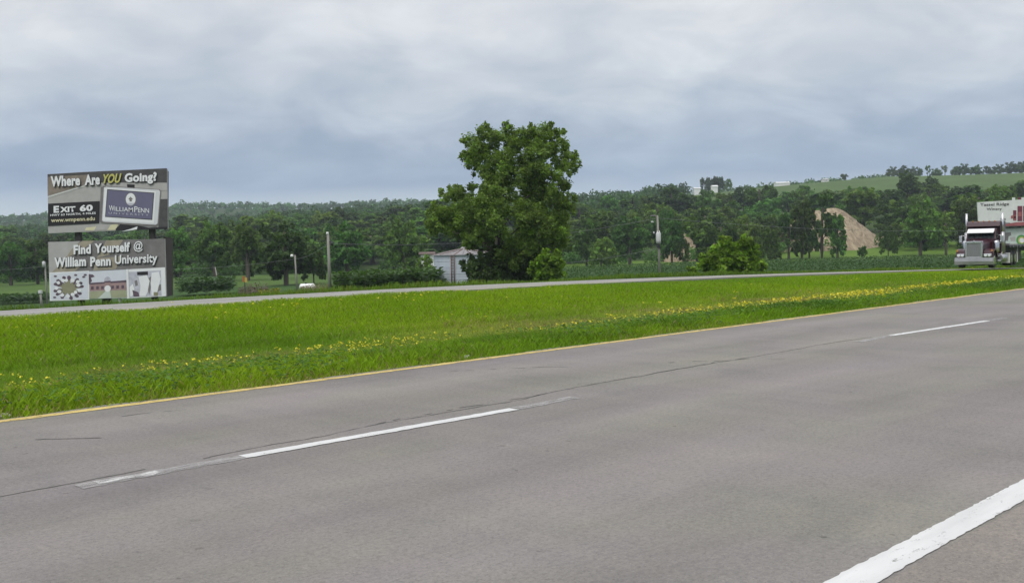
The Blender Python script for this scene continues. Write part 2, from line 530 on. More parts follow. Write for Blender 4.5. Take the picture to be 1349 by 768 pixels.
# ------------------------------------------------------------------ roads (local x along the highway, local y to its left)
def strip(name, mat, parent, ts, f0, f1, z0, z1, skirt=0.0, seg=1):
    """sheet between lines f0(t) and f1(t); z0/z1 heights of the two edges"""
    vs = []; fs = []
    n = seg + 1
    for t in ts:
        for k in range(n):
            s = k / seg
            vs.append((t, f0(t) + (f1(t) - f0(t)) * s, z0(t) + (z1(t) - z0(t)) * s))
    for i in range(len(ts) - 1):
        for k in range(seg):
            a = i * n + k
            fs.append((a, a + n, a + n + 1, a + 1))
    if skirt:
        b = len(vs)
        for t in ts:
            vs.append((t, f0(t), z0(t) - skirt)); vs.append((t, f1(t), z1(t) - skirt))
        for i in range(len(ts) - 1):
            fs.append((i * n, b + 2 * i, b + 2 * i + 2, (i + 1) * n))
            fs.append((i * n + seg, (i + 1) * n + seg, b + 2 * i + 3, b + 2 * i + 1))
    me = bpy.data.meshes.new(name); me.from_pydata(vs, [], fs)
    bm = bmesh.new(); bm.from_mesh(me); bmesh.ops.recalc_face_normals(bm, faces=bm.faces[:])
    if sum(f.normal.z for f in bm.faces) < 0:
        bmesh.ops.reverse_faces(bm, faces=bm.faces[:])
    bm.to_mesh(me); bm.free()
    return link(name, me, mat, parent)
K = lambda c: (lambda t: c)
CENTRE = td(on_z(500, 570))[1]
tl = list(np.linspace(-70, 260, 67))
def edge_wob(t):
    return PAVE + 0.05 * math.sin(t * 1.7) + 0.035 * math.sin(t * 4.3 + 1) + 0.02 * math.sin(t * 11.1)
road = strip('road', MAT['asphalt'], None, list(np.linspace(-70, 260, 1200)), K(WHITE_B - 0.02), edge_wob, K(0.0), K(0.0), 0.12)
road.matrix_world = ROADROT
tag(road, 'worn grey asphalt carriageway with lane dashes in front', 'road', kind='structure')
shoulder = strip('paved_shoulder', MAT['shoulder'], None, tl, K(-2.6), K(WHITE_B - 0.0195), K(-0.06), K(-0.0005), 0.1)
shoulder.matrix_world = ROADROT
tag(shoulder, 'brownish paved shoulder beyond the thick white edge line', 'shoulder', kind='structure')

def rough_line(name, mat, parent, t0, t1, dl, dr, z, step=0.12, jag=0.01, ends=0.0, zf=None):
    ts = np.arange(t0, t1 + step * 0.5, step)
    vs = []; fs = []
    r_ = np.random.default_rng(int(abs(t0 * 17 + t1 * 5)) + 3)
    for i, t in enumerate(ts):
        ja, jb = r_.normal(0, jag, 2)
        zz = z + (float(zf(t)) if zf else 0)
        a_ = dl(t) if callable(dl) else dl
        b_ = dr(t) if callable(dr) else dr
        te = ends if i in (0,) else 0
        vs += [(t + te, a_ + ja, zz), (t - te, b_ + jb, zz)]
    fs = [(2 * i, 2 * i + 2, 2 * i + 3, 2 * i + 1) for i in range(len(ts) - 1)]
    me = bpy.data.meshes.new(name); me.from_pydata(vs, [], fs)
    bm = bmesh.new(); bm.from_mesh(me)
    if sum(f.normal.z for f in bm.faces) < 0:
        bmesh.ops.reverse_faces(bm, faces=bm.faces[:])
    bm.to_mesh(me); bm.free()
    return link(name, me, mat, parent)
def T(px, py): return td(on_z(px, py))
# white edge line, yellow edge line
rough_line('white_edge_line', MAT['white_paint'], road, -20, 60, WHITE_A, WHITE_B, 0.006, 0.045, 0.0035)
rough_line('yellow_edge_line', MAT['yellow_paint'], road, -30, 120, lambda t: EDGE - 0.075, lambda t: EDGE + 0.075, 0.005, 0.10, 0.008)
# lane dashes: bright paint over older faded dashes
CT = []
for px, py in ((320, 602), (680, 538.5), (1175, 442), (1300, 423)):
    CT.append(T(px, py))
dc = lambda t: float(np.interp(t, [CT[0][0], CT[1][0], CT[2][0], CT[3][0]], [c[1] for c in CT]))
DW = 0.072
d0, d1, d2, d3 = CT[0][0], CT[1][0], CT[2][0], CT[3][0]
cyc = d2 - d0
def lane_line(name, mat, a, b, z, w_=DW, jag=0.006):
    return rough_line(name, mat, road, a, b, lambda t: dc(t) + w_, lambda t: dc(t) - w_, z, 0.08, jag, 0.0)
for k in (-1, 0, 1, 2, 3, 4):
    base_ = d0 + cyc * k
    lane_line('lane_dash', MAT['white_paint'], base_, base_ + (d1 - d0) if k != 1 else d3, 0.006)
    lane_line('faded_lane_dash', MAT['faded_paint'], base_ - 1.35, base_ - 0.01, 0.004, DW * 1.15, 0.012)
    lane_line('faded_lane_dash', MAT['faded_paint'], max(base_ + (d1 - d0), d3 if k == 1 else -99) + 0.01, max(base_ + (d1 - d0), d3 if k == 1 else -99) + 1.0, 0.004, DW * 1.1, 0.012)
t_old = T(128, 637)[0]
lane_line('old_lane_dash', MAT['old_paint'], t_old - 0.0, t_old + 0.46, 0.0065, DW * 0.62, 0.016)
# cracks
def crack(pts, wd, seed, parent=road, broken=0.0):
    r_ = np.random.default_rng(seed)
    P = [T(*p) for p in pts]
    ts = []
    for (ta, da), (tb, db) in zip(P[:-1], P[1:]):
        n = max(2, int(math.hypot(tb - ta, db - da) / 0.10))
        for k in range(n):
            s = k / n
            ts.append((ta + (tb - ta) * s, da + (db - da) * s))
    ts.append(P[-1])
    vs = []; fs = []
    off = 0
    for i, (t, d) in enumerate(ts):
        off = off * 0.88 + r_.normal(0, 0.012)
        w_ = wd * abs(r_.normal(0.75, 0.45)) + 0.003
        vs += [(t, d + off + w_ / 2, 0.003), (t, d + off - w_ / 2, 0.003)]
    on = True
    for i in range(len(ts) - 1):
        if broken and r_.random() < (broken if on else max(broken, 0.3)): on = not on
        if on: fs.append((2 * i, 2 * i + 1, 2 * i + 3, 2 * i + 2))
    me = bpy.data.meshes.new('crack'); me.from_pydata(vs, [], fs)
    return link('crack', me, MAT['crack'], parent)
crack([(-150, 680), (0, 653), (128, 631), (320, 593), (500, 559), (690, 525), (800, 503), (970, 473), (1060, 458), (1150, 444)], 0.017, 3, broken=0.02)
crack([(500, 558), (690, 524), (830, 497), (975, 472)], 0.020, 13, broken=0.3)
crack([(46, 579), (90, 577.5), (131, 576)], 0.04, 4, broken=0.35)
crack([(131, 576), (184, 574)], 0.02, 14, broken=0.5)
crack([(590, 489), (625, 487.5), (700, 484), (745, 483)], 0.030, 5, broken=0.5)
crack([(595, 477), (640, 475), (690, 471)], 0.02, 6, broken=0.45)
crack([(912, 476), (960, 475), (985, 472)], 0.05, 7, broken=0.4)
crack([(1010, 473), (1070, 473)], 0.04, 8, broken=0.4)
crack([(870, 478), (905, 476)], 0.05, 9, broken=0.5)
crack([(130, 552), (200, 543), (260, 538)], 0.02, 10, broken=0.5)
crack([(1080, 707), (1095, 708)], 0.012, 12)

# opposite carriageway
FT = list(np.linspace(-60, 150, 160))
far = strip('opposite_road', MAT['far_asphalt'], None, FT, lambda t: float(fnear(t)), lambda t: float(fnear(t)) + FARW,
            lambda t: float(zfar(t)), lambda t: float(zfar(t)) - 0.15, 0.3, 2)
far.matrix_world = ROADROT
tag(far, 'pale grey carriageway running behind the grassy median', 'road', kind='structure')
rough_line('yellow_edge_line', MAT['yellow_paint'], far, -58, 140, lambda t: float(fnear(t)) + 1.1, lambda t: float(fnear(t)) + 1.22, -0.018, 0.6, 0.004, zf=zfar)
rough_line('white_edge_line', MAT['white_paint'], far, -58, 140, lambda t: float(fnear(t)) + 6.9, lambda t: float(fnear(t)) + 7.02, -0.131, 0.6, 0.004, zf=zfar)
for k in range(16):
    a_ = -50 + 12.2 * k
    rough_line('lane_dash', MAT['white_paint'], far, a_, a_ + 3.05, lambda t: float(fnear(t)) + 4.0, lambda t: float(fnear(t)) + 4.12, -0.073, 0.6, 0.004, zf=zfar)

# ------------------------------------------------------------------ median grass, flowers and verge
def blades(x, y, hgt, wid, lean, tint):
    n = len(x)
    z = ht(x, y) - 0.02
    a = rng.uniform(0, 2 * np.pi, n)
    la = rng.uniform(0, 2 * np.pi, n)
    lx, ly = np.cos(la) * lean * hgt, np.sin(la) * lean * hgt
    wx, wy = np.cos(a) * wid / 2, np.sin(a) * wid / 2
    v = np.empty((n, 4, 3))
    v[:, 0] = np.stack([x - wx, y - wy, z], -1)
    v[:, 1] = np.stack([x + wx, y + wy, z], -1)
    v[:, 2] = np.stack([x + lx + wx * 0.45, y + ly + wy * 0.45, z + hgt], -1)
    v[:, 3] = np.stack([x + lx * 0.75 - wx * 0.6, y + ly * 0.75 - wy * 0.6, z + hgt * 0.86], -1)
    return v
def fnoise(x, y, s, seed):
    return hump(x, y, s, seed) + 0.6 * hump(x, y, s * 0.43, seed + 50) + 0.35 * hump(x, y, s * 0.17, seed + 90)
def median_grass():
    N = 2600000
    t = rng.uniform(-14, 112, N); u = rng.uniform(0, 1, N)
    dn = fnear(t)
    d = PAVE - 0.05 + u * (dn + 0.35 - PAVE)
    x = SP * t - CP * d; y = CP * t + SP * d
    q = 674 + FPX * x / np.maximum(y, 1)
    r = np.hypot(x, y)
    rho = np.minimum(1.0, (18.5 / r) ** 1.5) * np.where(u > 0.96, 1.5, 1)
    keep = (y > 5) & (q > -170) & (q < 1560) & (rng.random(N) < rho)
    t, d, x, y, r, u = (a[keep] for a in (t, d, x, y, r, u))
    n = len(x)
    s = d - PAVE
    pat = fnoise(x, y, 1.3, 11)
    pat2 = fnoise(x, y, 3.5, 12)
    big = fnoise(t * 0.4, d, 1.5, 13)
    h = np.where(s < 3.6, 0.21, np.where(s < 10.0, 0.11, 0.18))
    h = h * (1 - 0.55 * np.exp(-(s / 0.45) ** 2))
    h = h * (1 + 0.30 * pat + 0.1 * pat2) * rng.uniform(0.55, 1.25, n)
    h = h * (1 - 0.6 * sm(0.74, 0.95, u) * sm(30, 55, r))
    h = np.clip(h, 0.03, 0.5)
    dist = np.clip(r / 17, 1, 5)
    wid = 0.0090 * dist ** 0.9 * rng.uniform(0.7, 1.4, n)
    # colours
    lush = np.array([0.220, 0.365, 0.016]); olive = np.array([0.32, 0.36, 0.085]); lime = np.array([0.228, 0.372, 0.008]); dry = np.array([0.31, 0.28, 0.13]); cool = np.array([0.085, 0.180, 0.030])
    wo = np.exp(-((s - 6.8) / 2.8) ** 2) * np.clip(0.78 + 0.5 * pat2 + 0.45 * big, 0, 1)
    c = lush[None] * (1 - wo[:, None]) + olive[None] * wo[:, None]
    wl = sm(9, 13, s) * 0.8
    c = c * (1 - wl[:, None]) + lime[None] * wl[:, None]
    wc = np.clip(0.15 + 0.9 * pat, 0, 1) * (s < 3.8) * sm(0.1, 0.8, s) * (1 - sm(2.2, 3.6, s))
    c = c * (1 - wc[:, None]) + cool[None] * wc[:, None]
    pd = np.clip(0.05 + 0.62 * wo * (pat > -0.1) * (0.8 + pat2) + 0.28 * np.exp(-(s / 0.35) ** 2) * (pat2 > -0.2), 0, 0.85)
    isd = rng.random(n) < pd
    c[isd] = dry * rng.uniform(0.75, 1.2, (isd.sum(), 1))
    c[:, 0] *= 1 + 0.10 * np.clip(pat2 + big, -1, 1)
    dk = (rng.random(n) < 0.16)
    c[dk] *= 0.62
    c = c * rng.uniform(0.78, 1.2, (n, 1)) * (1 + 0.14 * big[:, None] + 0.13 * pat2[:, None])
    v = blades(x, y, h, wid, rng.uniform(0.15, 1.0, n), None)
    me = npmesh('grass', v, 4, np.clip(c, 0, 1))
    g = link('grass', me, MAT['grass'])
    tag(g, 'bright green grass of the median between the two carriageways', 'grass', kind='stuff')
    print('grass blades', n)
median_grass()

def weeds():
    """broad-leaved weeds along the near edge of the median"""
    N = 6500
    t = rng.uniform(-12, 70, N); s = np.abs(rng.normal(1.5, 1.0, N)) + 0.1
    d = PAVE + s
    x, y = SP * t - CP * d, CP * t + SP * d
    k = fnoise(x, y, 1.0, 21) > 0.05
    t, d, x, y = t[k], d[k], x[k], y[k]
    n = len(x)
    V = []; C = []
    for j in range(7):
        zz = ht(x, y) + rng.uniform(0.04, 0.30, n)
        px, py = x + rng.normal(0, 0.06, n), y + rng.normal(0, 0.06, n)
        L = rng.uniform(0.04, 0.09, n)
        a = rng.uniform(0, 6.28, n)
        dx, dy = np.cos(a) * L, np.sin(a) * L
        v = np.empty((n, 4, 3))
        v[:, 0] = np.stack([px, py, zz], -1)
        v[:, 1] = np.stack([px + dx * .5 - dy * .35, py + dy * .5 + dx * .35, zz + L * .3], -1)
        v[:, 2] = np.stack([px + dx, py + dy, zz + L * rng.uniform(-.3, .5, n)], -1)
        v[:, 3] = np.stack([px + dx * .5 + dy * .35, py + dy * .5 - dx * .35, zz + L * .3], -1)
        V.append(v)
        C.append(np.array([0.105, 0.21, 0.028])[None] * rng.uniform(0.55, 1.35, (n, 1)))
    g = link('weeds', npmesh('weeds', np.concatenate(V), 4, np.concatenate(C)), MAT['grass'])
    tag(g, 'broad leaved weeds along the near edge of the median', 'weeds', kind='stuff')
weeds()

def flowers():
    X = []; Y = []; Z = []
    # one loose ribbon of patches, thickest to the right
    cl = []
    for k in range(900):
        t = rng.uniform(-16, 92)
        line = 3.15 + 0.35 * math.sin(t * 0.23) + 0.02 * max(0, t - 10)
        s = line + rng.normal(0, 0.42 + 0.006 * max(t, 0))
        dens = 0.35 + 0.65 * (0.5 + 0.5 * math.sin(t * 0.9 + 1.3) * math.sin(t * 0.37)) + (0.1 if t > 22 else 0)
        cl.append((t, PAVE + s, rng.uniform(0.12, 0.45), int(rng.integers(1, 11) * dens)))
    for k in range(40):
        cl.append((rng.uniform(0, 80), PAVE + rng.uniform(1.0, 15.5), 0.25, int(rng.integers(1, 4))))
    for k in range(26):
        t = rng.uniform(8, 30)
        cl.append((t, PAVE + rng.normal(16.5, 0.7), 0.3, int(rng.integers(1, 4))))
    for t, d, sp_, n in cl:
        tt = t + rng.normal(0, sp_ * 1.5, n); dd = d + rng.normal(0, sp_ * 0.7, n)
        X.append(SP * tt - CP * dd); Y.append(CP * tt + SP * dd)
    x = np.concatenate(X); y = np.concatenate(Y)
    n = len(x)
    z = ht(x, y) + rng.uniform(0.17, 0.36, n)
    V = []; C = []
    r = np.hypot(x, y)
    for j in range(3):
        L = rng.uniform(0.014, 0.026, n) * np.clip(r / 22, 0.8, 1.5)
        a = rng.uniform(0, 6.28, n); b = rng.uniform(-0.6, 0.9, n)
        dx, dy, dz = np.cos(a) * L, np.sin(a) * L, b * L
        ox, oy, oz = rng.normal(0, .018, n), rng.normal(0, .018, n), rng.normal(0, .012, n)
        v = np.empty((n, 4, 3))
        v[:, 0] = np.stack([x + ox - dx, y + oy - dy, z + oz - dz], -1)
        v[:, 1] = np.stack([x + ox + dy, y + oy - dx, z + oz + L * .4], -1)
        v[:, 2] = np.stack([x + ox + dx, y + oy + dy, z + oz + dz], -1)
        v[:, 3] = np.stack([x + ox - dy, y + oy + dx, z + oz + L * .4], -1)
        V.append(v)
        C.append(np.array([0.78, 0.69, 0.05])[None] * rng.uniform(0.75, 1.15, (n, 1)))
    g = link('flowers', npmesh('flowers', np.concatenate(V), 4, np.clip(np.concatenate(C), 0, 1)), MAT['flower'])
    tag(g, 'ribbon of small yellow wildflowers along the median', 'flowers', kind='stuff')
flowers()

def verge():
    """rough grass on the slope behind the opposite carriageway"""
    N = 330000
    t = rng.uniform(-30, 190, N); e = rng.uniform(0, 1, N) ** 1.6 * 42 - 0.1
    d = fnear(t) + FARW + e
    x, y = SP * t - CP * d, CP * t + SP * d
    q = 674 + FPX * x / np.maximum(y, 1)
    k = (y > 5) & (q > -150) & (q < 1500)
    x, y, e, q = x[k], y[k], e[k], q[k]
    n = len(x)
    pat = fnoise(x, y, 2.5, 31)
    pat2 = fnoise(x, y, 9, 32)
    h = np.clip((0.26 + 0.16 * pat) * rng.uniform(0.5, 1.4, n), 0.05, 1.0)
    r = np.hypot(x, y)
    c = np.array([0.115, 0.200, 0.024])[None] * (1 + 0.25 * pat2[:, None]) * rng.uniform(0.7, 1.3, (n, 1))
    yl = rng.random(n) < np.clip(0.06 + 0.2 * pat2, 0, 0.3)
    c[yl] = np.array([0.16, 0.18, 0.03])
    v = blades(x, y, h, 0.035 * (r / 50), rng.uniform(0.1, 0.6, n), None)
    g = link('verge_grass', npmesh('verge_grass', v, 4, np.clip(c, 0, 1)), MAT['grass'])
    tag(g, 'rough grass on the slope behind the far carriageway', 'grass', kind='stuff')
verge()

# ------------------------------------------------------------------ crops
def crop(name, label, rows, mat, h0, leaf, col0, per, droop=0.0, seed=1, skip=None):
    """rows: list of ((x,y),(x,y)) in metres"""
    r_ = np.random.default_rng(seed)
    V = []; C = []
    for (xa, ya), (xb, yb) in rows:
        L = math.hypot(xb - xa, yb - ya)
        n = int(L * per)
        s = r_.random(n)
        x = xa + (xb - xa) * s + r_.normal(0, 0.12, n); y = ya + (yb - ya) * s + r_.normal(0, 0.16, n)
        gz = ht(x, y)
        z = gz + h0 * r_.uniform(0.15, 1.0, n) ** 0.8 * (1 + 0.12 * hump(x, y, 3, 5))
        a = r_.uniform(0, 6.28, n); l = leaf * r_.uniform(0.6, 1.3, n)
        up = r_.uniform(-0.2, 0.9, n) - droop
        dx, dy, dz = np.cos(a) * l, np.sin(a) * l, up * l
        wv = 0.28 * l
        v = np.empty((n, 4, 3))
        v[:, 0] = np.stack([x, y, z], -1)
        v[:, 1] = np.stack([x + dx * .5 - np.sin(a) * wv, y + dy * .5 + np.cos(a) * wv, z + dz * .7], -1)
        v[:, 2] = np.stack([x + dx, y + dy, z + dz * .8], -1)
        v[:, 3] = np.stack([x + dx * .5 + np.sin(a) * wv, y + dy * .5 - np.cos(a) * wv, z + dz * .7], -1)
        V.append(v)
        C.append(np.array(col0)[None] * r_.uniform(0.7, 1.3, (n, 1)))
    g = link(name, npmesh(name, np.concatenate(V), 4, np.clip(np.concatenate(C), 0, 1)), mat)
    tag(g, label, 'crop', kind='stuff')
def gx(q, Y): return (q - 674) / FPX * Y
# low bean field right of the tree
rows = []
for k, Y in enumerate(np.geomspace(92, 262, 62)):
    rows.append(((gx(735, Y), Y + 2), (gx(1420, Y), Y - 2 + 6 * math.sin(k))))
crop('bean_field', 'low dark green bean field beyond the road right of the big tree', rows, MAT['crop'], 0.65, 0.42, (0.050, 0.108, 0.030), 11, seed=2)
# taller corn left of the grain bin, two plots
rows = []
for k in range(15):
    Y = 108 + k * 1.0
    rows.append(((gx(441, Y), Y), (gx(574, Y), Y + 9)))
crop('corn_field', 'tall dark green corn standing left of the grain bin', rows, MAT['crop'], 2.5, 0.75, (0.062, 0.125, 0.030), 22, 0.2, seed=3)
rows = []
for k in range(12):
    Y = 150 + k * 1.2
    rows.append(((gx(235, Y), Y), (gx(305, Y), Y + 1)))
crop('corn_field', 'dark corn plot in front of the woods right of the billboard', rows, MAT['crop'], 2.6, 0.85, (0.050, 0.105, 0.030), 18, 0.2, seed=4)
rows = []
for k in range(9):
    Y = 150 + k * 1.4
    rows.append(((gx(-90, Y), Y), (gx(62, Y), Y + 1)))
crop('corn_field', 'narrow dark corn strip behind the billboard, by the frame edge', rows, MAT['crop'], 1.3, 0.8, (0.045, 0.095, 0.030), 15, 0.2, seed=5)

# ------------------------------------------------------------------ trees
def crown_mesh(name, blobs, n, leaf, seed, tint_var=0.30, clumps=22, shell=0.72, size_var=0.45, csc=1.0):
    """blobs: (x, y, z, rx, ry, rz). leaf-shaped faces gathered into clumps spread through each blob"""
    r_ = np.random.default_rng(seed)
    vol = np.array([(b[3] * b[4] * b[5]) ** 0.75 for b in blobs])
    cnt = np.maximum(1, (vol / vol.sum() * n).astype(int))
    V = []; C = []
    for b, m in zip(blobs, cnt):
        c0 = np.array(b[:3]); rr = np.array(b[3:6])
        dirs = r_.normal(size=(clumps, 3)); dirs /= np.linalg.norm(dirs, axis=1)[:, None]
        rad = r_.uniform(shell * 0.55, 1.02, (clumps, 1)) ** 0.7
        cc = c0 + dirs * rad * rr
        csz = r_.uniform(0.20, 0.42, clumps) * csc
        ctint = np.exp(r_.normal(0, tint_var * 0.55, clumps))
        cw = r_.uniform(0.4, 1.6, clumps); cw /= cw.sum()
        idx = r_.choice(clumps, m, p=cw)
        g = r_.normal(size=(m, 3)); g /= np.linalg.norm(g, axis=1)[:, None]
        p = cc[idx] + g * (r_.random((m, 1)) ** 0.6) * (1 + 0.5 * (r_.random((m, 1)) < 0.12)) * rr.mean() * csz[idx][:, None]
        ax = r_.normal(size=(m, 3)) + (p - c0) / rr * 0.5 + np.array([0, 0, -0.25]); ax /= np.linalg.norm(ax, axis=1)[:, None]
        nz = r_.normal(size=(m, 3)) * 0.75 + np.array([0, 0, 0.7]) + (p - c0) / rr * 0.4
        sd_ = np.cross(ax, nz); sd_ /= np.linalg.norm(sd_, axis=1)[:, None] + 1e-9
        up_ = np.cross(sd_, ax)
        l = leaf * np.exp(r_.normal(0, size_var, (m, 1)))
        v = np.empty((m, 4, 3))
        v[:, 0] = p - ax * l * 0.5
        v[:, 1] = p + sd_ * l * 0.42 + up_ * l * 0.10
        v[:, 2] = p + ax * l * 0.55
        v[:, 3] = p - sd_ * l * 0.42 + up_ * l * 0.10
        V.append(v)
        k = ctint[idx][:, None] * r_.uniform(0.78, 1.25, (m, 1))
        t3 = np.concatenate([k * r_.uniform(0.9, 1.12, (m, 1)), k, k * r_.uniform(0.8, 1.1, (m, 1))], 1)
        C.append(t3)
    return npmesh(name, np.concatenate(V), 4, np.concatenate(C))
def trunk_mesh(name, H, r0, limbs, seed, lean=(0, 0), split=0.35):
    """limbs: target points for the boughs"""
    r_ = random.Random(seed)
    mb = MB()
    top = Vector((lean[0], lean[1], H))
    pts = [Vector((0, 0, -0.4))]
    for k in range(1, 7):
        s = k / 6
        pts.append(Vector((lean[0] * s + r_.uniform(-.03, .03) * H * 0.35, lean[1] * s + r_.uniform(-.03, .03) * H * 0.35, H * s)))
    mb.tube(pts, [r0 * (1.35 if i == 0 else 1) * (1 - 0.85 * i / 6) + 0.02 for i in range(7)], 8)
    for L in limbs:
        L = Vector(L)
        s = min(0.9, max(split, (L.z / H) * 0.55))
        k = s * 6; i = int(k)
        st = pts[i].lerp(pts[min(6, i + 1)], k - i)
        m1 = st.lerp(L, 0.5) + Vector((r_.uniform(-.1, .1), r_.uniform(-.1, .1), 0.06)) * (L - st).length
        rr = r0 * (1 - 0.8 * s) * 0.62
        mb.tube([st, st.lerp(m1, 0.5) + Vector((0, 0, 0.03 * H)), m1, L], [rr, rr * 0.75, rr * 0.5, rr * 0.15], 6)
    return mb.mesh(name)

# --- the big tree in front of the bin: its lobes placed where the photograph shows them
TD = 100.0
tb = at(655, 376, TD); tbase = Vector((tb.x, tb.y, float(ht(tb.x, tb.y))))
def big_blob(px, py, rx, rz, dy=0.0, ry=None):
    p = at(px, py, TD + dy) - tbase
    k = TD / FPX
    return (p.x, p.y, p.z, rx * k, (ry if ry else (rx + rz) / 2) * k, rz * k)
tree = empty('cottonwood_tree', tbase)
tag(tree, 'tall broad cottonwood with dense green crown standing beside the grain bin', 'tree')
BL = [(640, 196, 30, 27, 0), (668, 184, 26, 20, 2), (625, 206, 15, 20, -2), (722, 190, 25, 24, 1), (700, 184, 18, 16, -3), (738, 208, 20, 16, 3), (752, 222, 12, 9, 0), (690, 215, 34, 28, -4),
      (655, 230, 32, 24, -3), (720, 240, 30, 24, -3), (690, 255, 36, 26, 4), (620, 262, 26, 17, -1), (598, 258, 16, 13, 0), (592, 284, 26, 20, -3), (578, 300, 16, 14, 0), (615, 296, 34, 24, 3), (645, 272, 34, 26, -5),
      (722, 278, 32, 24, 3), (735, 300, 22, 20, -2), (748, 268, 12, 10, 0), (690, 295, 40, 26, -5), (660, 310, 36, 20, 4), (625, 315, 24, 14, -3), (705, 322, 34, 20, 0), (738, 318, 17, 16, 2), (680, 338, 30, 16, -3)]
rs_ = random.Random(77)
SPR = []
for b_ in BL:
    if b_[1] > 305: continue
    for k in range(7):
        a_ = rs_.uniform(-0.35, 3.5)
        m_ = rs_.uniform(0.92, 1.18)
        SPR.append((b_[0] + math.cos(a_) * b_[2] * m_, b_[1] - math.sin(a_) * b_[3] * m_, rs_.uniform(2.2, 4.5), rs_.uniform(3.0, 6.5), rs_.uniform(-5, 5)))
crown = link('crown', crown_mesh('crown', [big_blob(*b) for b in BL + SPR], 150000, 0.155, 5, 0.50, 34, 0.38, csc=0.9), MAT['leaf_main'], tree)
lim = [Vector(big_blob(*b)[:3]) for b in BL[::2]]
link('trunk', trunk_mesh('trunk', 11.5, 0.42, lim, 3, (0.4, 0.3), 0.12), MAT['bark'], tree)
# second pale stem that shows under the crown
mb = MB(); p0 = at(648, 372, TD - 1) - tbase; p1 = at(652, 335, TD - 1) - tbase; p2 = at(655, 312, TD - 0.5) - tbase; p3 = at(662, 290, TD) - tbase
mb.tube([(p0.x, p0.y, -0.3), p1, p2, p3], [0.2, 0.15, 0.12, 0.06], 8)
mb.build('stem', MAT['pale_bark'], tree)

def shrub(name, label, cat, spots, D, n, leaf, mat, seed, grp=None, base=None):
    """spots: (px, py, rx, rz) lobes in the photograph at distance D"""
    cx = sum(s[0] for s in spots) / len(spots)
    p = at(cx, 360, D); b = Vector((p.x, p.y, float(ht(p.x, p.y))))
    o = empty(name, b)
    tag(o, label, cat, grp)
    k = D / FPX
    bl = []
    for i, (px, py, rx, rz) in enumerate(spots):
        q_ = at(px, py, D + (i % 3 - 1) * rx * k * 0.6) - b
        bl.append((q_.x, q_.y, q_.z, rx * k, (rx + rz) * 0.5 * k, rz * k))
    rs2 = random.Random(seed)
    spr = []
    for q_ in bl:
        for _ in range(5):
            a_ = rs2.uniform(0, 6.28); e_ = rs2.uniform(-.2, 1.4); m_ = rs2.uniform(.95, 1.3)
            spr.append((q_[0] + math.cos(a_) * math.cos(e_) * q_[3] * m_, q_[1] + math.sin(a_) * math.cos(e_) * q_[4] * m_, q_[2] + math.sin(e_) * q_[5] * m_, q_[3] * .2, q_[4] * .2, q_[5] * .36))
    link('crown', crown_mesh('crown', bl + spr, int(n * 1.7), leaf * .8, seed, 0.42, 22, 0.35), mat, o)
    mbb = MB()
    rr_ = random.Random(seed)
    for i, q_ in enumerate(bl):
        mbb.tube([(rr_.uniform(-.2, .2), rr_.uniform(-.2, .2), -0.3), (q_[0] * 0.5, q_[1] * 0.5, q_[2] * 0.5), (q_[0], q_[1], q_[2])], [0.07, 0.05, 0.015], 6)
    mbb.build('stem', MAT['bark'], o)
    return o
shrub('undergrowth_bush', 'dark shrub thicket under the big tree beside the grain bin', 'bush',
      [(628, 350, 16, 18), (650, 348, 18, 22), (676, 350, 20, 22), (640, 366, 24, 13), (668, 366, 24, 14), (692, 362, 16, 16), (700, 345, 12, 16)], 98, 15000, 0.26, MAT['leaf_dark'], 21)
shrub('light_bush', 'small light green bush at the road edge right of the big tree', 'bush',
      [(722, 350, 17, 15), (708, 360, 12, 13), (733, 345, 11, 11), (728, 364, 16, 10), (716, 342, 8, 8)], 92, 9000, 0.24, MAT['leaf_light'], 22)
shrub('light_bush', 'large bright green spreading bush by the road near the sand heap', 'bush',
      [(945, 342, 18, 20), (972, 335, 20, 19), (990, 346, 17, 14), (935, 355, 14, 11), (965, 352, 24, 14), (950, 324, 11, 9), (982, 322, 10, 8), (1000, 352, 10, 9), (912, 358, 8, 6)], 96, 16000, 0.26, MAT['leaf_light'], 23)

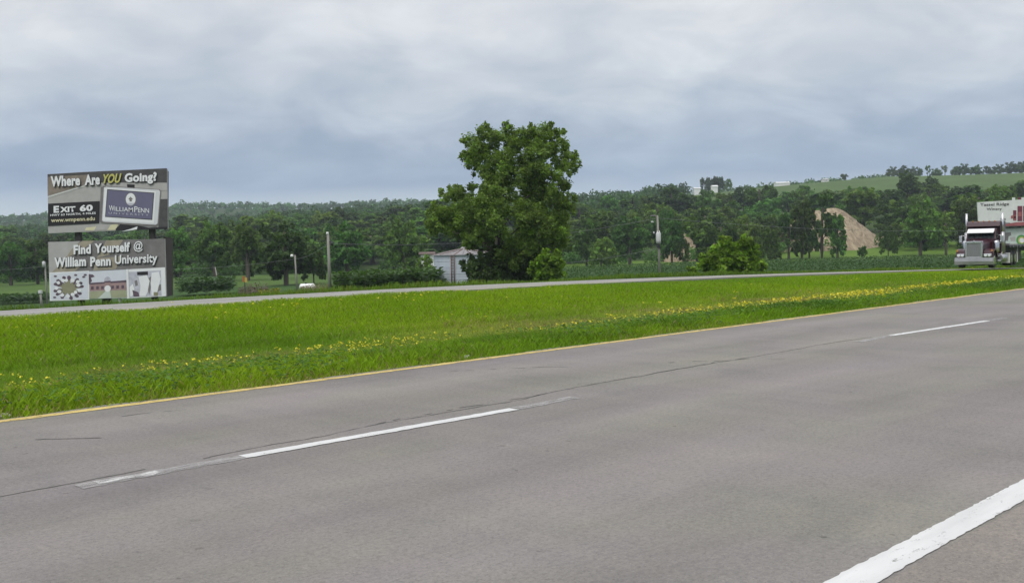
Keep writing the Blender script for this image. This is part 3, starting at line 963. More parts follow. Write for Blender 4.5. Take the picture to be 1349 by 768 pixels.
# --- woodland prototypes
def proto(kind, seed):
    r_ = random.Random(seed)
    H = 1.0
    bl = []
    if kind == 'round':
        for k in range(20):
            a = r_.uniform(0, 6.28); z = r_.uniform(0.16, 0.87); m = 0.42 * math.sqrt(max(0.05, 1 - ((z - 0.48) / 0.50) ** 2))
            rr = r_.uniform(0.10, 0.17)
            bl.append((math.cos(a) * m * r_.uniform(.4, .9), math.sin(a) * m * r_.uniform(.4, .9), z, rr, rr, rr * 0.8))
        bl.append((0, 0, 0.5, 0.27, 0.27, 0.30))
    elif kind == 'tall':
        for k in range(18):
            a = r_.uniform(0, 6.28); z = r_.uniform(0.12, 0.90); m = 0.24 * (1.1 - 0.6 * abs(z - 0.45))
            rr = r_.uniform(0.09, 0.14)
            bl.append((math.cos(a) * m * r_.uniform(.4, 1), math.sin(a) * m * r_.uniform(.4, 1), z, rr, rr, rr * 1.1))
    elif kind == 'open':
        for k in range(15):
            a = r_.uniform(0, 6.28); z = r_.uniform(0.38, 0.92); m = 0.34
            rr = r_.uniform(0.08, 0.13)
            bl.append((math.cos(a) * m * r_.uniform(.3, 1), math.sin(a) * m * r_.uniform(.3, 1), z, rr, rr, rr * 0.8))
    else:  # low, leafy to the ground
        for k in range(16):
            a = r_.uniform(0, 6.28); z = r_.uniform(0.12, 0.80); m = 0.52 * math.sqrt(max(0.05, 1 - (z / 0.95) ** 2))
            rr = r_.uniform(0.14, 0.22)
            bl.append((math.cos(a) * m * r_.uniform(.4, 1), math.sin(a) * m * r_.uniform(.4, 1), z, rr, rr, rr))
    cm = crown_mesh('crown', bl, {'round': 13000, 'tall': 9000, 'open': 6500, 'low': 10000}[kind], 0.033, seed, 0.50, 16, 0.55)
    cm.materials.append(MAT['leaf_wood'])
    tm = trunk_mesh('trunk', 0.78, 0.022 if kind != 'low' else 0.014, [b[:3] for b in bl[::3]], seed, (r_.uniform(-.04, .04), r_.uniform(-.04, .04)), 0.25)
    tm.materials.append(MAT['bark'])
    return cm, tm
PROTO = {k: [proto(k, 100 + i * 7 + j) for j in range(n)] for i, (k, n) in enumerate((('round', 4), ('tall', 3), ('open', 3), ('low', 3)))}
def plant_tree(name, label, kind, x, y, H, W=None, group=None, v=None, zoff=0.0, rz=None):
    v = random.randrange(len(PROTO[kind])) if v is None else v
    cm, tm = PROTO[kind][v]
    o = empty(name, (x, y, float(ht(x, y)) + zoff), random.uniform(0, 6.28) if rz is None else rz)
    w_ = (W if W else H)
    o.scale = (w_, w_, H)
    tag(o, label, 'tree', group)
    link('crown', cm, None, o); link('trunk', tm, None, o)
    return o
def photo_tree(label, kind, px, wpx, top, D, name='tree', group=None, v=None):
    p = at(px, top, D)
    z0 = float(ht(p.x, p.y))
    H = max(1.5, (p.z - z0) / 0.97)
    wf = {'round': 0.86, 'tall': 0.58, 'open': 0.78, 'low': 1.3}[kind]
    W = wpx * D / FPX / wf
    return plant_tree(name, label, kind, p.x, p.y, H, W, group, v)

front = [
 ('round leafy tree at the wood edge on the far left, beyond the corn strip', 'round', 12, 52, 312, 270),
 ('dark full tree at the wood edge just left of the billboard', 'round', 48, 46, 316, 275),
 ('tall dark tree rising just right of the billboard posts', 'round', 236, 44, 300, 268),
 ('broad dark green tree behind the corn plot right of the billboard', 'round', 280, 58, 292, 250),
 ('slim dark tree behind the small orange sign', 'tall', 325, 42, 298, 245),
 ('large light green tree directly behind the yard light pole', 'round', 374, 74, 289, 200),
 ('low leafy tree between the yard light pole and the wooden pole', 'low', 412, 40, 325, 205),
 ('round green tree just right of the tall wooden pole', 'round', 455, 60, 290, 255),
 ('dark round tree standing alone left of the grain bin', 'round', 531, 56, 288, 250),
 ('low bush in front of the white shed left of the grain bin', 'low', 559, 38, 334.6, 150),
 ('dark leafy tree right behind the big cottonwood', 'round', 772, 44, 288, 285),
 ('low rounded willow-like tree at the field edge right of the cottonwood', 'low', 792, 54, 312, 268),
 ('dark broad tree at the field edge left of the transformer pole', 'round', 828, 52, 284, 292),
 ('lighter green tree just right of the transformer pole', 'round', 884, 36, 276, 290),
 ('small bushy tree hiding the foot of the low heap by the transformer pole', 'low', 899, 26, 316, 287),
 ('dark narrow tree at the field edge midway to the bright bush', 'tall', 918, 36, 286, 288),
 ('round tree rising behind the left side of the bright bush', 'round', 950, 44, 288, 290),
 ('round tree rising behind the right side of the bright bush', 'round', 985, 44, 282, 292),
 ('dense dark tree leafy to the ground between bright bush and sand heap', 'low', 1012, 44, 298, 285),
 ('open-crowned tree with bare trunk at the sand heap, nearest the bright bush', 'open', 1038, 32, 282, 285),
 ('dark upright tree in front of the left side of the sand heap', 'tall', 1056, 32, 266, 283),
 ('tree with canopy hiding the left shoulder of the sand heap', 'open', 1082, 44, 258, 286),
 ('leafy tree filling the gap at the left foot of the sand heap', 'round', 1066, 26, 292, 288),
 ('slender tree in front of the middle of the sand heap', 'tall', 1103, 22, 286, 283),
 ('small round shrub at the foot of the bare sand slope', 'low', 1136, 18, 324, 282),
 ('low dense tree at the right foot of the sand heap', 'low', 1170, 30, 299, 284),
 ('big dark tree between the sand heap and the truck', 'round', 1212, 52, 260, 283),
 ('thin open tree beside the small red and white shed', 'open', 1246, 34, 283, 284),
 ('green tree rising behind the truck cab', 'round', 1280, 44, 268, 300),
 ('leafy tree behind the winery billboard', 'round', 1325, 50, 258, 300),
]
for i, (lb, kd, px, wp, tp, D) in enumerate(front):
    photo_tree(lb, kd, px, wp, tp, D)
# the wood on the valley slope, tree by tree
WG = 'trees of the wood on the valley slope'
ZONES = [(60, 'left of the billboard'), (225, 'behind the double billboard'), (345, 'behind the orange sign'), (440, 'behind the yard light'),
         (560, 'left of the grain bin'), (765, 'behind the cottonwood'), (870, 'left of the transformer pole'), (1010, 'behind the bright bush'),
         (1160, 'behind the sand heap'), (1260, 'left of the truck'), (9999, 'behind the winery billboard')]
KW = {'round': 'round tree', 'tall': 'upright tree', 'low': 'bushy tree'}
ORD = ['first', 'second', 'third', 'fourth', 'fifth', 'sixth', 'seventh', 'eighth', 'ninth', 'tenth', 'eleventh', 'twelfth']
seen_ = {}
rowsD = [(318, 'foremost'), (350, 'second'), (388, 'third'), (432, 'fourth'), (482, 'fifth'), (540, 'hindmost')]
nw = 0
for D, rank in rowsD:
    q = -70 + random.uniform(0, 30)
    while q < 1430:
        Wp = random.uniform(30, 62) * (330 / D) ** 0.6
        Y = D + random.uniform(-12, 12)
        H = random.choice((random.uniform(9, 13), random.uniform(12, 16), random.uniform(14, 19)))
        skip = False
        if D < 370 and (1055 < q < 1168 or 886 < q < 925): skip = True          # the heaps lie open here
        if D < 330 and (475 < q < 512 or 550 < q < 580 or 815 < q < 905): skip = True
        if D < 345: H *= 0.86
        if q < 240: H *= 0.86
        if not skip:
            kd = random.choices(['round', 'tall', 'low'], [7, 1.5, 2])[0]
            x = gx(q, Y)
            wf = {'round': 0.86, 'tall': 0.56, 'low': 1.15}[kd]
            zone = next(z_ for lim_, z_ in ZONES if q < lim_)
            seen_[(rank, zone)] = seen_.get((rank, zone), -1) + 1
            plant_tree('woodland_tree', '%s, %s from left in %s rank of wood %s' % (KW[kd], ORD[seen_[(rank, zone)]], rank, zone), kd, x, Y, H * (0.78 if kd == 'low' else 1), max(9.0, Wp * Y / FPX) / wf * 1.3, WG)
            nw += 1
        q += Wp
print('woodland trees', nw)

# --- far wooded ridges read as one mass
def far_woods(name, label, pts, seed, leaf, n_each):
    r_ = np.random.default_rng(seed)
    V = []; C = []
    for (x, y, H, W) in pts:
        z0 = float(ht(x, y))
        tint = math.exp(r_.normal(0, 0.22))
        for b in range(5):
            bx, by, bz = x + r_.normal(0, W * 0.22), y + r_.normal(0, W * 0.22), z0 + H * r_.uniform(0.35, 0.75)
            rr = W * r_.uniform(0.24, 0.36)
            g = r_.normal(size=(n_each, 3)); g /= np.linalg.norm(g, axis=1)[:, None]
            p = np.array([bx, by, bz]) + g * rr * r_.uniform(0.6, 1.05, (n_each, 1)) * np.array([1, 1, 0.9])
            ax = r_.normal(size=(n_each, 3)); ax /= np.linalg.norm(ax, axis=1)[:, None]
            nz = g + r_.normal(size=(n_each, 3)) * 0.5
            sd_ = np.cross(ax, nz); sd_ /= np.linalg.norm(sd_, axis=1)[:, None] + 1e-9
            l = leaf * r_.uniform(0.7, 1.4, (n_each, 1))
            v = np.empty((n_each, 4, 3))
            v[:, 0] = p - ax * l * .5; v[:, 1] = p + sd_ * l * .4; v[:, 2] = p + ax * l * .5; v[:, 3] = p - sd_ * l * .4
            V.append(v)
            C.append(np.full((n_each, 3), tint) * r_.uniform(0.7, 1.3, (n_each, 1)))
    g = link(name, npmesh(name, np.concatenate(V), 4, np.concatenate(C)), MAT['leaf_wood'])
    tag(g, label, 'woods', kind='stuff')
pts = []
for D in (620, 665, 715, 770, 830, 890, 950):
    q = -120.0
    while q < 905:
        Wm = random.uniform(9, 15)
        Y = D + random.uniform(-25, 25)
        if not (D > 900 and random.random() < 0.3):
            pts.append((gx(q, Y), Y, random.uniform(9, 15), Wm))
        q += Wm * FPX / D * 0.85
far_woods('wooded_hillside', 'hazy wooded hillside closing the view on the left', pts, 41, 1.9, 34)
pts = []
q = 820.0
while q < 1180:
    for D in (985, 1020, 1060):
        Y = D + random.uniform(-12, 12)
        pts.append((gx(q, Y), Y, random.uniform(6, 11) * (1.25 if 1020 < q < 1100 and D > 1000 else 1.0), random.uniform(9, 15)))
    q += 9
far_pts = []
for D in (1330, 1430, 1530, 1620, 1700):
    q_ = -130.0
    while q_ < 790:
        Y = D + random.uniform(-40, 40)
        Wm = random.uniform(11, 19)
        far_pts.append((gx(q_, Y), Y, random.uniform(8, 13), Wm))
        q_ += Wm * FPX / D * 0.9
far_woods('far_hill_woods', 'hazy blue wooded hill on the far left horizon', far_pts, 44, 3.2, 16)
far_woods('far_woods', 'far blue-green line of woods behind the farm on the ridge', pts, 42, 1.9, 26)

pts = []
q = -90.0
while q < 1430:
    Y = 303 + random.uniform(-7, 7)
    if not (818 < q < 850 or 888 < q < 908 or 1062 < q < 1098 or 1112 < q < 1155 or 476 < q < 510 or 553 < q < 585) and random.random() < 0.85:
        pts.append((gx(q, Y), Y, random.uniform(2.6, 5.2), random.uniform(5, 8)))
    q += random.uniform(12, 22)
far_woods('undergrowth', 'dark undergrowth along the foot of the wood', pts, 43, 0.7, 60)
# --- skyline trees that can be told apart
sky_trees = [(1176, 14, 219, 'round', 'end tree of the skyline row, at the left end above the green hill field'), (1190, 14, 218, 'round', 'second tree of the skyline row above the hill field'), (1203, 12, 219, 'round', 'third tree of the skyline row above the hill field'),
             (1212, 7, 220, 'round', 'small tree standing free in the skyline row'), (1222, 7, 219, 'open', 'tiny round tree left of a gap on the skyline'), (1233, 13, 221, 'round', 'ragged tree just left of the widest skyline gap'), (1245, 9, 219, 'open', 'thin ragged tree at the widest skyline gap'),
             (1258, 11, 219, 'round', 'low tree just right of the widest skyline gap'), (1270, 16, 215, 'round', 'full dark tree on the skyline left of the winery billboard'), (1285, 16, 217, 'round', 'dark skyline tree above the left edge of the winery billboard'),
             (1300, 14, 219, 'low', 'low skyline tree above the truck exhaust stack'), (1316, 16, 216, 'round', 'rounded skyline tree above the winery billboard lettering'), (1332, 16, 212, 'round', 'highest tree on the skyline above the billboard cut-outs'), (1346, 16, 212, 'round', 'skyline tree cut by the frame edge')]
for px, wp, tp, kd, lb in sky_trees:
    photo_tree(lb, kd, px, wp * 1.1, tp, 915, 'skyline_tree', 'trees on the skyline of the hill field')
for px, wp, tp, kd, lb in [(928, 15, 233, 'low', 'leafy farmstead tree left of the white farmhouse'), (938, 17, 230, 'round', 'tallest farmstead tree above the white farmhouse'), (948, 12, 233, 'round', 'farmstead tree just right of the white farmhouse'), (958, 15, 236, 'low', 'low dark farmstead tree between farmhouse and white shed'),
                           (1112, 9, 228, 'round', 'lone round tree on the field ridge between sheds and skyline row'), (1080, 14, 238, 'low', 'low tree beside the small white ridge house'),
                           (473, 5, 263, 'round', 'tiny tree left of three on the distant left skyline'), (480, 7, 263, 'round', 'tiny round tree in the middle of three on the distant left skyline'), (508, 6, 261, 'open', 'tiny lone tree on the distant left skyline nearest the cottonwood')]:
    photo_tree(lb, kd, px, wp * 1.1, tp, 880 if px > 900 else 1715, 'distant_tree')

# ------------------------------------------------------------------ grain bin
MAT['galv'] = solid('galvanised_steel', (0.50, 0.55, 0.62), 0.55, 0.10, var=0.12, scale=2.0, streak=(1, 1, 0.2))
MAT['galv_roof'] = solid('bin_roof_steel', (0.30, 0.285, 0.295), 0.7, 0.0, var=0.35, scale=3.0)
MAT['rust'] = solid('rusty_brown_steel', (0.20, 0.135, 0.11), 0.8, 0.1, var=0.35, scale=4)
BD = 122.0
bl_, br_ = at(571, 350, BD), at(652, 350, BD)
brad = (br_.x - bl_.x) / 2
eave = at(611, 335.3, BD).z; apex = at(611, 327.0, BD).z
bx, by = (bl_.x + br_.x) / 2, BD + 1.0
bz = float(ht(bx, by)) - 0.1
gb = empty('grain_bin', (bx, by, bz))
tag(gb, 'corrugated steel grain bin with conical ribbed roof half hidden by the cottonwood', 'grain bin')
hw = eave - bz
prof = []
nz_ = int(hw / 0.10)
for i in range(nz_ + 1):
    prof.append((brad + 0.018 * math.sin(i * math.pi / 1.5), hw * i / nz_))
MB().lathe(prof, 56).build('wall', MAT['galv'], gb)
for i in range(1, 6):
    z = hw * i / 6
    MB().lathe([(brad + .02, z - .03), (brad + .045, z), (brad + .02, z + .03)], 56).build('wall_band', MAT['galv'], gb)
roof = MB().lathe([(brad + 0.22, hw - 0.05), (brad + 0.22, hw), (0.45, apex - bz - 0.1), (0.40, apex - bz + 0.12), (0.02, apex - bz + 0.22)], 56).build('roof', MAT['galv_roof'], gb)
for k in range(24):
    a = 2 * math.pi * k / 24
    c_, s_ = math.cos(a), math.sin(a)
    MB().tube([((brad + .2) * c_, (brad + .2) * s_, hw + 0.02), (0.5 * c_, 0.5 * s_, apex - bz - 0.06)], 0.055, 6).build('rib', MAT['rust'] if k % 2 else MAT['galv_roof'], roof)
# ladder strip on the side facing the road
la = math.atan2(-1, -0.34)
for off in (-0.2, 0.2):
    lx, ly = (brad + 0.12) * math.cos(la) - off * math.sin(la), (brad + 0.12) * math.sin(la) + off * math.cos(la)
    MB().tube([(lx, ly, 0.2), (lx, ly, hw + 0.1)], 0.06, 6).build('ladder_rail', MAT['rust'], gb)
for k in range(int(hw / 0.35)):
    p = [((brad + 0.12) * math.cos(la) - o_ * math.sin(la), (brad + 0.12) * math.sin(la) + o_ * math.cos(la), 0.4 + k * 0.35) for o_ in (-0.2, 0.2)]
    MB().tube(p, 0.035, 5).build('ladder_rung', MAT['rust'], gb)

# ------------------------------------------------------------------ simple buildings
MAT['white_wall'] = solid('white_siding', (0.78, 0.78, 0.77), 0.6, var=0.06, scale=1.0)
MAT['grey_roof'] = solid('grey_roofing', (0.42, 0.42, 0.43), 0.7, var=0.12, scale=1.0)
MAT['brown_roof'] = solid('brown_roofing', (0.12, 0.085, 0.075), 0.8, var=0.2, scale=1.0)
MAT['red_paint'] = solid('barn_red', (0.24, 0.08, 0.065), 0.6, var=0.2, scale=1.0)
MAT['dark_glass'] = solid('dark_window', (0.02, 0.024, 0.03), 0.12, var=0.1)
def house(name, label, cat, px, py_base, D, W, dep, Hw, Hr, wall, roofm, rz=0.0, windows=3, lift=0.0):
    if D > 600:                       # stand it where the sight line meets the hillside
        best = min(np.arange(640, 1100, 4.0), key=lambda k_: abs(at(px, py_base, float(k_)).z - float(ht(at(px, py_base, float(k_)).x, float(k_)))) + 0.004 * abs(k_ - D))
        D = float(best)
    p = at(px, py_base, D)
    o = empty(name, (p.x, p.y, p.z - lift), rz)
    tag(o, label, cat)
    base_ = float(ht(p.x, p.y)) - (p.z - lift) - 0.5
    wl = MB().prism([(-dep / 2, min(base_, -0.5)), (dep / 2, min(base_, -0.5)), (dep / 2, Hw), (0, Hw + Hr - .12), (-dep / 2, Hw)], 'x', -W / 2, W / 2).build('wall', wall, o)
    for s in (-1, 1):
        MB().prism([(s * (dep / 2 + .5), Hw - .35 * Hr / dep * 2), (s * (dep / 2 + .5), Hw - .35 * Hr / dep * 2 + .15), (0, Hw + Hr + .12), (0, Hw + Hr - .03)], 'x', -W / 2 - .4, W / 2 + .4).build('roof', roofm, o)
    for k in range(windows):
        x = (k + 0.5) / windows * W - W / 2
        f = MB().box(x - .55, x + .55, -dep / 2 - .06, -dep / 2 - .003, Hw * .4, Hw * .8).build('window', MAT['white_wall'], o)
        MB().box(x - .45, x + .45, -dep / 2 - .09, -dep / 2 - .062, Hw * .43, Hw * .77).build('pane', MAT['dark_glass'], f)
    return o
house('shed', 'low white shed with brown roof left of the grain bin', 'shed', 563, 336, 205, 2.6, 1.8, 0.22, 0.32, MAT['white_wall'], MAT['brown_roof'], 0.0, 0)
house('farm_shed', 'long low white shed on the ridge field', 'shed', 1030, 243, 860, 12, 7, 1.0, 0.9, MAT['white_wall'], MAT['white_wall'], 0.05, 0)
house('farmhouse', 'white farmhouse among the ridge trees', 'house', 941, 247.5, 850, 5.0, 3, 1.1, 0.9, MAT['white_wall'], MAT['white_wall'], 0.3, 0)
house('farm_shed', 'small white shed left of the ridge farmhouse', 'shed', 918, 250, 850, 5.5, 5, 0.8, 0.7, MAT['white_wall'], MAT['white_wall'], 0.0, 0)
house('ridge_house', 'tiny white house on the ridge right of the long shed', 'house', 1087, 239, 880, 5, 5, 1.2, 1.0, MAT['white_wall'], MAT['grey_roof'], 0.2, 1)
house('machine_shed', 'small red and white shed glimpsed through trees left of the truck', 'shed', 1239, 309, 312, 2.0, 2.4, 1.6, 1.2, MAT['white_wall'], MAT['red_paint'], 0.3, 1)

# ------------------------------------------------------------------ sand heaps
def sand_mat():
    m, n, o = new_mat('tan_sand')
    b = n.new('ShaderNodeBsdfPrincipled'); n.link(b.outputs[0], o.inputs[0])
    b.inputs['Roughness'].default_value = 0.95
    t = n.new('ShaderNodeTexCoord')
    f = n.noise(n.mapping(t.outputs['Object'], (1.0, 0.6, 0.35)), 0.45, 8, 0.65, 1.6)
    n.link(n.ramp(f, [(0.34, (0.155, 0.12, 0.085)), (0.48, (0.27, 0.21, 0.14)), (0.66, (0.41, 0.335, 0.225))]), b.inputs['Base Color'])
    bp = n.new('ShaderNodeBump'); bp.inputs['Strength'].default_value = 0.8; bp.inputs['Distance'].default_value = 0.4
    n.link(n.noise(t.outputs['Object'], 1.2, 6), bp.inputs['Height']); n.link(bp.outputs[0], b.inputs['Normal'])
    return m
MAT['sand'] = sand_mat()
def heap(name, label, D, prof, dep, seed):
    """prof: skyline of the heap as (px, py)"""
    xs = np.linspace(prof[0][0], prof[-1][0], 44)
    ys = np.interp(xs, [p[0] for p in prof], [p[1] for p in prof])
    cx, _ = 0.5 * (xs[0] + xs[-1]), 0
    c = at(cx, 320, D)
    z0 = float(ht(c.x, c.y)) - 0.5
    vs = []; fs = []
    r_ = np.random.default_rng(seed)
    nd = 22
    for px, py in zip(xs, ys):
        top = at(px, py, D)
        hh = max(0.02, top.z - z0)
        for k in range(nd):
            v = k / (nd - 1) * 2 - 1
            f = max(0, 1 - abs(v)) 
            yy = D + v * dep * (0.35 + 0.65 * hh / 12)
            gz = float(ht(top.x, yy)) - 0.35
            vs.append((top.x + r_.normal(0, .15) - c.x, yy - c.y, gz + max(0.0, top.z - gz) * min(1.0, f * 1.08) - z0 + r_.normal(0, .16) * (0.1 + f) * (abs(v) > 0.06)))
    for i in range(len(xs) - 1):
        for k in range(nd - 1):
            a = i * nd + k
            fs.append((a, a + nd, a + nd + 1, a + 1))
    me = bpy.data.meshes.new(name); me.from_pydata(vs, [], fs)
    o = link(name, me, MAT['sand'], loc=(c.x, c.y, z0))
    bm = bmesh.new(); bm.from_mesh(me); bmesh.ops.recalc_face_normals(bm, faces=bm.faces[:])
    if sum(f.normal.z for f in bm.faces) < 0: bmesh.ops.reverse_faces(bm, faces=bm.faces[:])
    bm.to_mesh(me); bm.free()
    tag(o, label, 'sand heap')
heap('sand_heap', 'large tan sand heap with long right slope behind the trees', 322, [(1020, 326), (1032, 305), (1045, 284), (1062, 279), (1080, 277), (1096, 274), (1104, 275), (1112, 279), (1130, 293), (1148, 307), (1160, 313), (1172, 325)], 17, 1)
heap('sand_heap', 'low pinkish tan heap between the transformer pole and the bright bush', 318, [(872, 330), (885, 316), (893, 309), (903, 308), (912, 317), (922, 330)], 7, 2)
heap('sand_heap', 'low tan heap showing behind the top of the bright bush', 318, [(935, 330), (948, 309), (958, 308), (972, 306), (985, 313), (998, 330)], 8, 3)
heap('sand_heap', 'thin tan sand bank right of the large heap', 322, [(1150, 330), (1162, 312), (1180, 313), (1196, 310), (1208, 316), (1216, 330)], 8, 4)

# ------------------------------------------------------------------ poles and wires
MAT['wire'] = solid('wire', (0.22, 0.23, 0.23), 0.6)
MAT['lamp_white'] = solid('white_fitting', (0.78, 0.78, 0.76), 0.45, var=0.05)
MAT['grey_box'] = solid('pale_grey_transformer', (0.55, 0.56, 0.56), 0.5, var=0.08)
MAT['dark_metal'] = solid('dark_metal', (0.045, 0.045, 0.05), 0.55, 0.3, var=0.2)
def pole(name, label, top, bot, D, r0=0.16, cat='utility pole'):
    a, b = at(*top, D), at(*bot, D)
    z0 = float(ht(b.x, b.y)) - 0.3
    o = empty(name, (b.x, b.y, z0))
    tag(o, label, cat)
    mid = (a - b)
    k = (a.z - z0) / max(0.1, a.z - b.z)
    foot = a - mid * k
    MB().tube([Vector((foot.x, foot.y, foot.z)) - o.location, a - o.location], [r0, r0 * 0.75], 12).build('shaft', MAT['wood_pole'], o)
    return o, a - o.location
POLES = {}
o, a = pole('utility_pole', 'thick wooden pole with white cap standing by the corn', (432, 309), (435, 387), 112, 0.19)
MB().tube([a + Vector((-.05, 0, .0)), a + Vector((-.05, 0, .28))], [0.17, 0.13], 10).build('cap', MAT['lamp_white'], o)
MB().box(a.x - .1, a.x + .55, a.y - .06, a.y + .06, a.z - .9, a.z - .78).build('bracket', MAT['dark_metal'], o)
MB().lathe([(0.0, -.22), (.16, -.22), (.16, .22), (0, .22)], 12, (a.x + .4, a.y, a.z - 1.05)).build('transformer', MAT['dark_metal'], o)
POLES['A'] = o.location + a + Vector((0, 0, -1.0))
o, a = pole('yard_light_pole', 'slim pole carrying a white yard light near the parked car', (388.5, 336), (391, 379), 150, 0.15, 'light pole')
MB().tube([a + Vector((0, 0, -.2)), a + Vector((-.25, 0, .05)), a + Vector((-.42, 0, .02))], 0.04, 6).build('arm', MAT['dark_metal'], o)
MB().lathe([(0.0, -.24), (.20, -.20), (.26, .0), (.16, .16), (0, .2)], 14, (a.x - .46, a.y, a.z - .08)).build('lamp', MAT['lamp_white'], o)
POLES['B'] = o.location + a + Vector((0, 0, -0.6))
o, a = pole('utility_pole', 'leaning grey pole with transformer box and lamp arm right of the cottonwood', (866, 284), (869.5, 366), 118, 0.15)
MB().tube([a + Vector((0, 0, -.1)), a + Vector((-.35, 0, .0)), a + Vector((-.85, 0, -.03))], 0.07, 6).build('arm', MAT['wood_pole'], o)
MB().lathe([(0.0, -.12), (.14, -.1), (.17, .06), (0, .12)], 12, (a.x - .62, a.y, a.z - .75)).build('lamp', MAT['grey_box'], o)
MB().tube([a + Vector((-.08, 0, -.5)), a + Vector((-.35, 0, -.52)), a + Vector((-.6, 0, -.66))], 0.035, 6).build('lamp_arm', MAT['dark_metal'], o)
cs = (a.x + 0.04, a.y - .28, a.z - 2.7)
tr_ = MB().lathe([(0.0, -.66), (.27, -.64), (.29, -.3), (.29, .55), (.22, .66), (0, .7)], 16, cs).build('transformer', MAT['grey_box'], o)
for s in (-1, 1):
    MB().lathe([(0, 0), (.045, 0), (.06, .1), (.03, .25), (0, .25)], 8, (cs[0] + s * .13, cs[1], cs[2] + .62)).build('bushing', MAT['lamp_white'], tr_)
MB().box(cs[0] - .2, cs[0] + .2, cs[1] - .05, cs[1] + .25, cs[2] - 1.15, cs[2] - .78, .02).build('meter_box', MAT['dark_metal'], o)
MB().lathe([(0, 0), (.06, 0), (.08, .12), (.03, .24), (0, .24)], 8, (a.x - .45, a.y, a.z - 2.15)).build('insulator', MAT['lamp_white'], o)
POLES['C'] = o.location + a + Vector((0, 0, -.3))
POLES['C2'] = o.location + a + Vector((0, 0, -3.9))
o, a = pole('utility_pole', 'pale slim pole with grey can just left of the billboard', (59, 345), (62, 395), 135, 0.13)
MB().lathe([(0.0, -.4), (.2, -.4), (.2, .3), (0, .42)], 12, (a.x - .05, a.y - .25, a.z - .3)).build('transformer', MAT['grey_box'], o)
POLES['D'] = o.location + a + Vector((0, 0, -.6))
o, a = pole('utility_pole', 'short dark leaning pole in the field right of the billboard', (283.5, 352), (287, 372), 190, 0.14)
POLES['E'] = o.location + a
o, a = pole('bollard_post', 'small white utility pedestal standing beside the pale pole', (53, 383), (54, 394), 120, 0.16, 'pedestal')
MB().box(a.x - .2, a.x + .2, a.y - .2, a.y + .2, a.z - .35, a.z + .05, .04).build('cap', MAT['grey_box'], o)
def wire(label, p, q, sag):
    pts = []
    for k in range(17):
        s = k / 16
        v = p.lerp(q, s); v.z -= sag * 4 * s * (1 - s)
        pts.append(v)
    tag(MB().tube(pts, 0.016, 5).build('power_line', MAT['wire']), label, 'wire')
wire('thin wire running left out of frame from the pale slim pole', POLES['D'], at(-120, 352, 130), 0.5)
wire('thin wire between the pale slim pole and the yard light pole', POLES['D'], POLES['B'], 1.0)
wire('thin wire between the yard light pole and the thick wooden pole', POLES['B'], POLES['A'], 0.4)
wire('upper thin wire from the thick wooden pole to the transformer pole', POLES['A'], POLES['C'], 1.2)
wire('lower thin wire at mid height left of the transformer pole', POLES['C2'], at(640, 351, 112), 0.6)
wire('thin wire leaving the transformer pole toward the truck', POLES['C'], at(1480, 292, 150), 1.5)

# small roadside sign
MAT['orange'] = solid('orange_sheet', (0.36, 0.13, 0.035), 0.6, var=0.25, scale=6)
MAT['yellow_sheet'] = solid('yellow_sheet', (0.45, 0.36, 0.08), 0.6, var=0.1)
p = at(322.5, 370, 92); z0 = float(ht(p.x, p.y))
o = empty('roadside_sign', (p.x, p.y, z0)); tag(o, 'small orange and yellow sign on a thin dark post', 'sign')
zt = at(322.5, 364, 92).z - z0
MB().box(-.035, .035, -.035, .035, -.3, zt).build('post', MAT['dark_metal'], o)
MB().box(-.20, .02, -.075, -.04, zt - .52, zt + .02).build('sign_plate', MAT['orange'], o)
MB().box(.024, .24, -.075, -.04, zt - .56, zt - .12).build('sign_plate', MAT['yellow_sheet'], o)
# yellow-flowering and purple-brown weeds by the sign
def weed_clump(name, label, px0, px1, D, hgt, n, tintc, seed, flower=None):
    r_ = np.random.default_rng(seed)
    q = r_.uniform(px0, px1, n); Y = D + r_.normal(0, 1.6, n)
    x = (q - 674) / FPX * Y; y = Y
    z = ht(x, y) + hgt * r_.random(n) * (0.55 + 0.45 * hump(x, y, 1.2, 3))
    a = r_.uniform(0, 6.28, n); l = r_.uniform(.10, .26, n)
    dx, dy, dz = np.cos(a) * l, np.sin(a) * l, r_.uniform(0, 1, n) * l
    v = np.empty((n, 4, 3))
    v[:, 0] = np.stack([x, y, z], -1); v[:, 1] = np.stack([x + dx * .5 - dy * .3, y + dy * .5 + dx * .3, z + dz * .6], -1)
    v[:, 2] = np.stack([x + dx, y + dy, z + dz], -1); v[:, 3] = np.stack([x + dx * .5 + dy * .3, y + dy * .5 - dx * .3, z + dz * .6], -1)
    c = np.array(tintc)[None] * r_.uniform(.65, 1.3, (n, 1))
    if flower is not None:
        hi = (z - ht(x, y) > hgt * .35) & (r_.random(n) < .5)
        c[hi] = np.array(flower)[None] * r_.uniform(.7, 1.2, (hi.sum(), 1))
    tag(link(name, npmesh(name, v, 4, np.clip(c, 0, 1)), MAT['crop']), label, 'weeds', kind='stuff')
weed_clump('yellow_weeds', 'clump of tall weeds with yellow flowers left of the yard light', 340, 368, 88, 1.7, 3200, (0.085, 0.14, 0.025), 3, (0.26, 0.24, 0.02))
weed_clump('brown_weeds', 'brownish purple dry weeds behind the small orange sign', 314, 352, 112, 1.9, 3600, (0.13, 0.105, 0.085), 4, (0.16, 0.12, 0.11))
weed_clump('field_weeds', 'tan dry grass patch between the poles', 395, 470, 150, 1.2, 3000, (0.20, 0.17, 0.085), 5)
weed_clump('field_weeds', 'leafy weeds around the foot of the thick wooden pole', 360, 445, 90, 0.9, 5200, (0.075, 0.135, 0.028), 6)
weed_clump('field_weeds', 'leafy weeds along the road edge left of the yellow weeds', 226, 345, 84, 0.7, 6000, (0.070, 0.130, 0.028), 7)

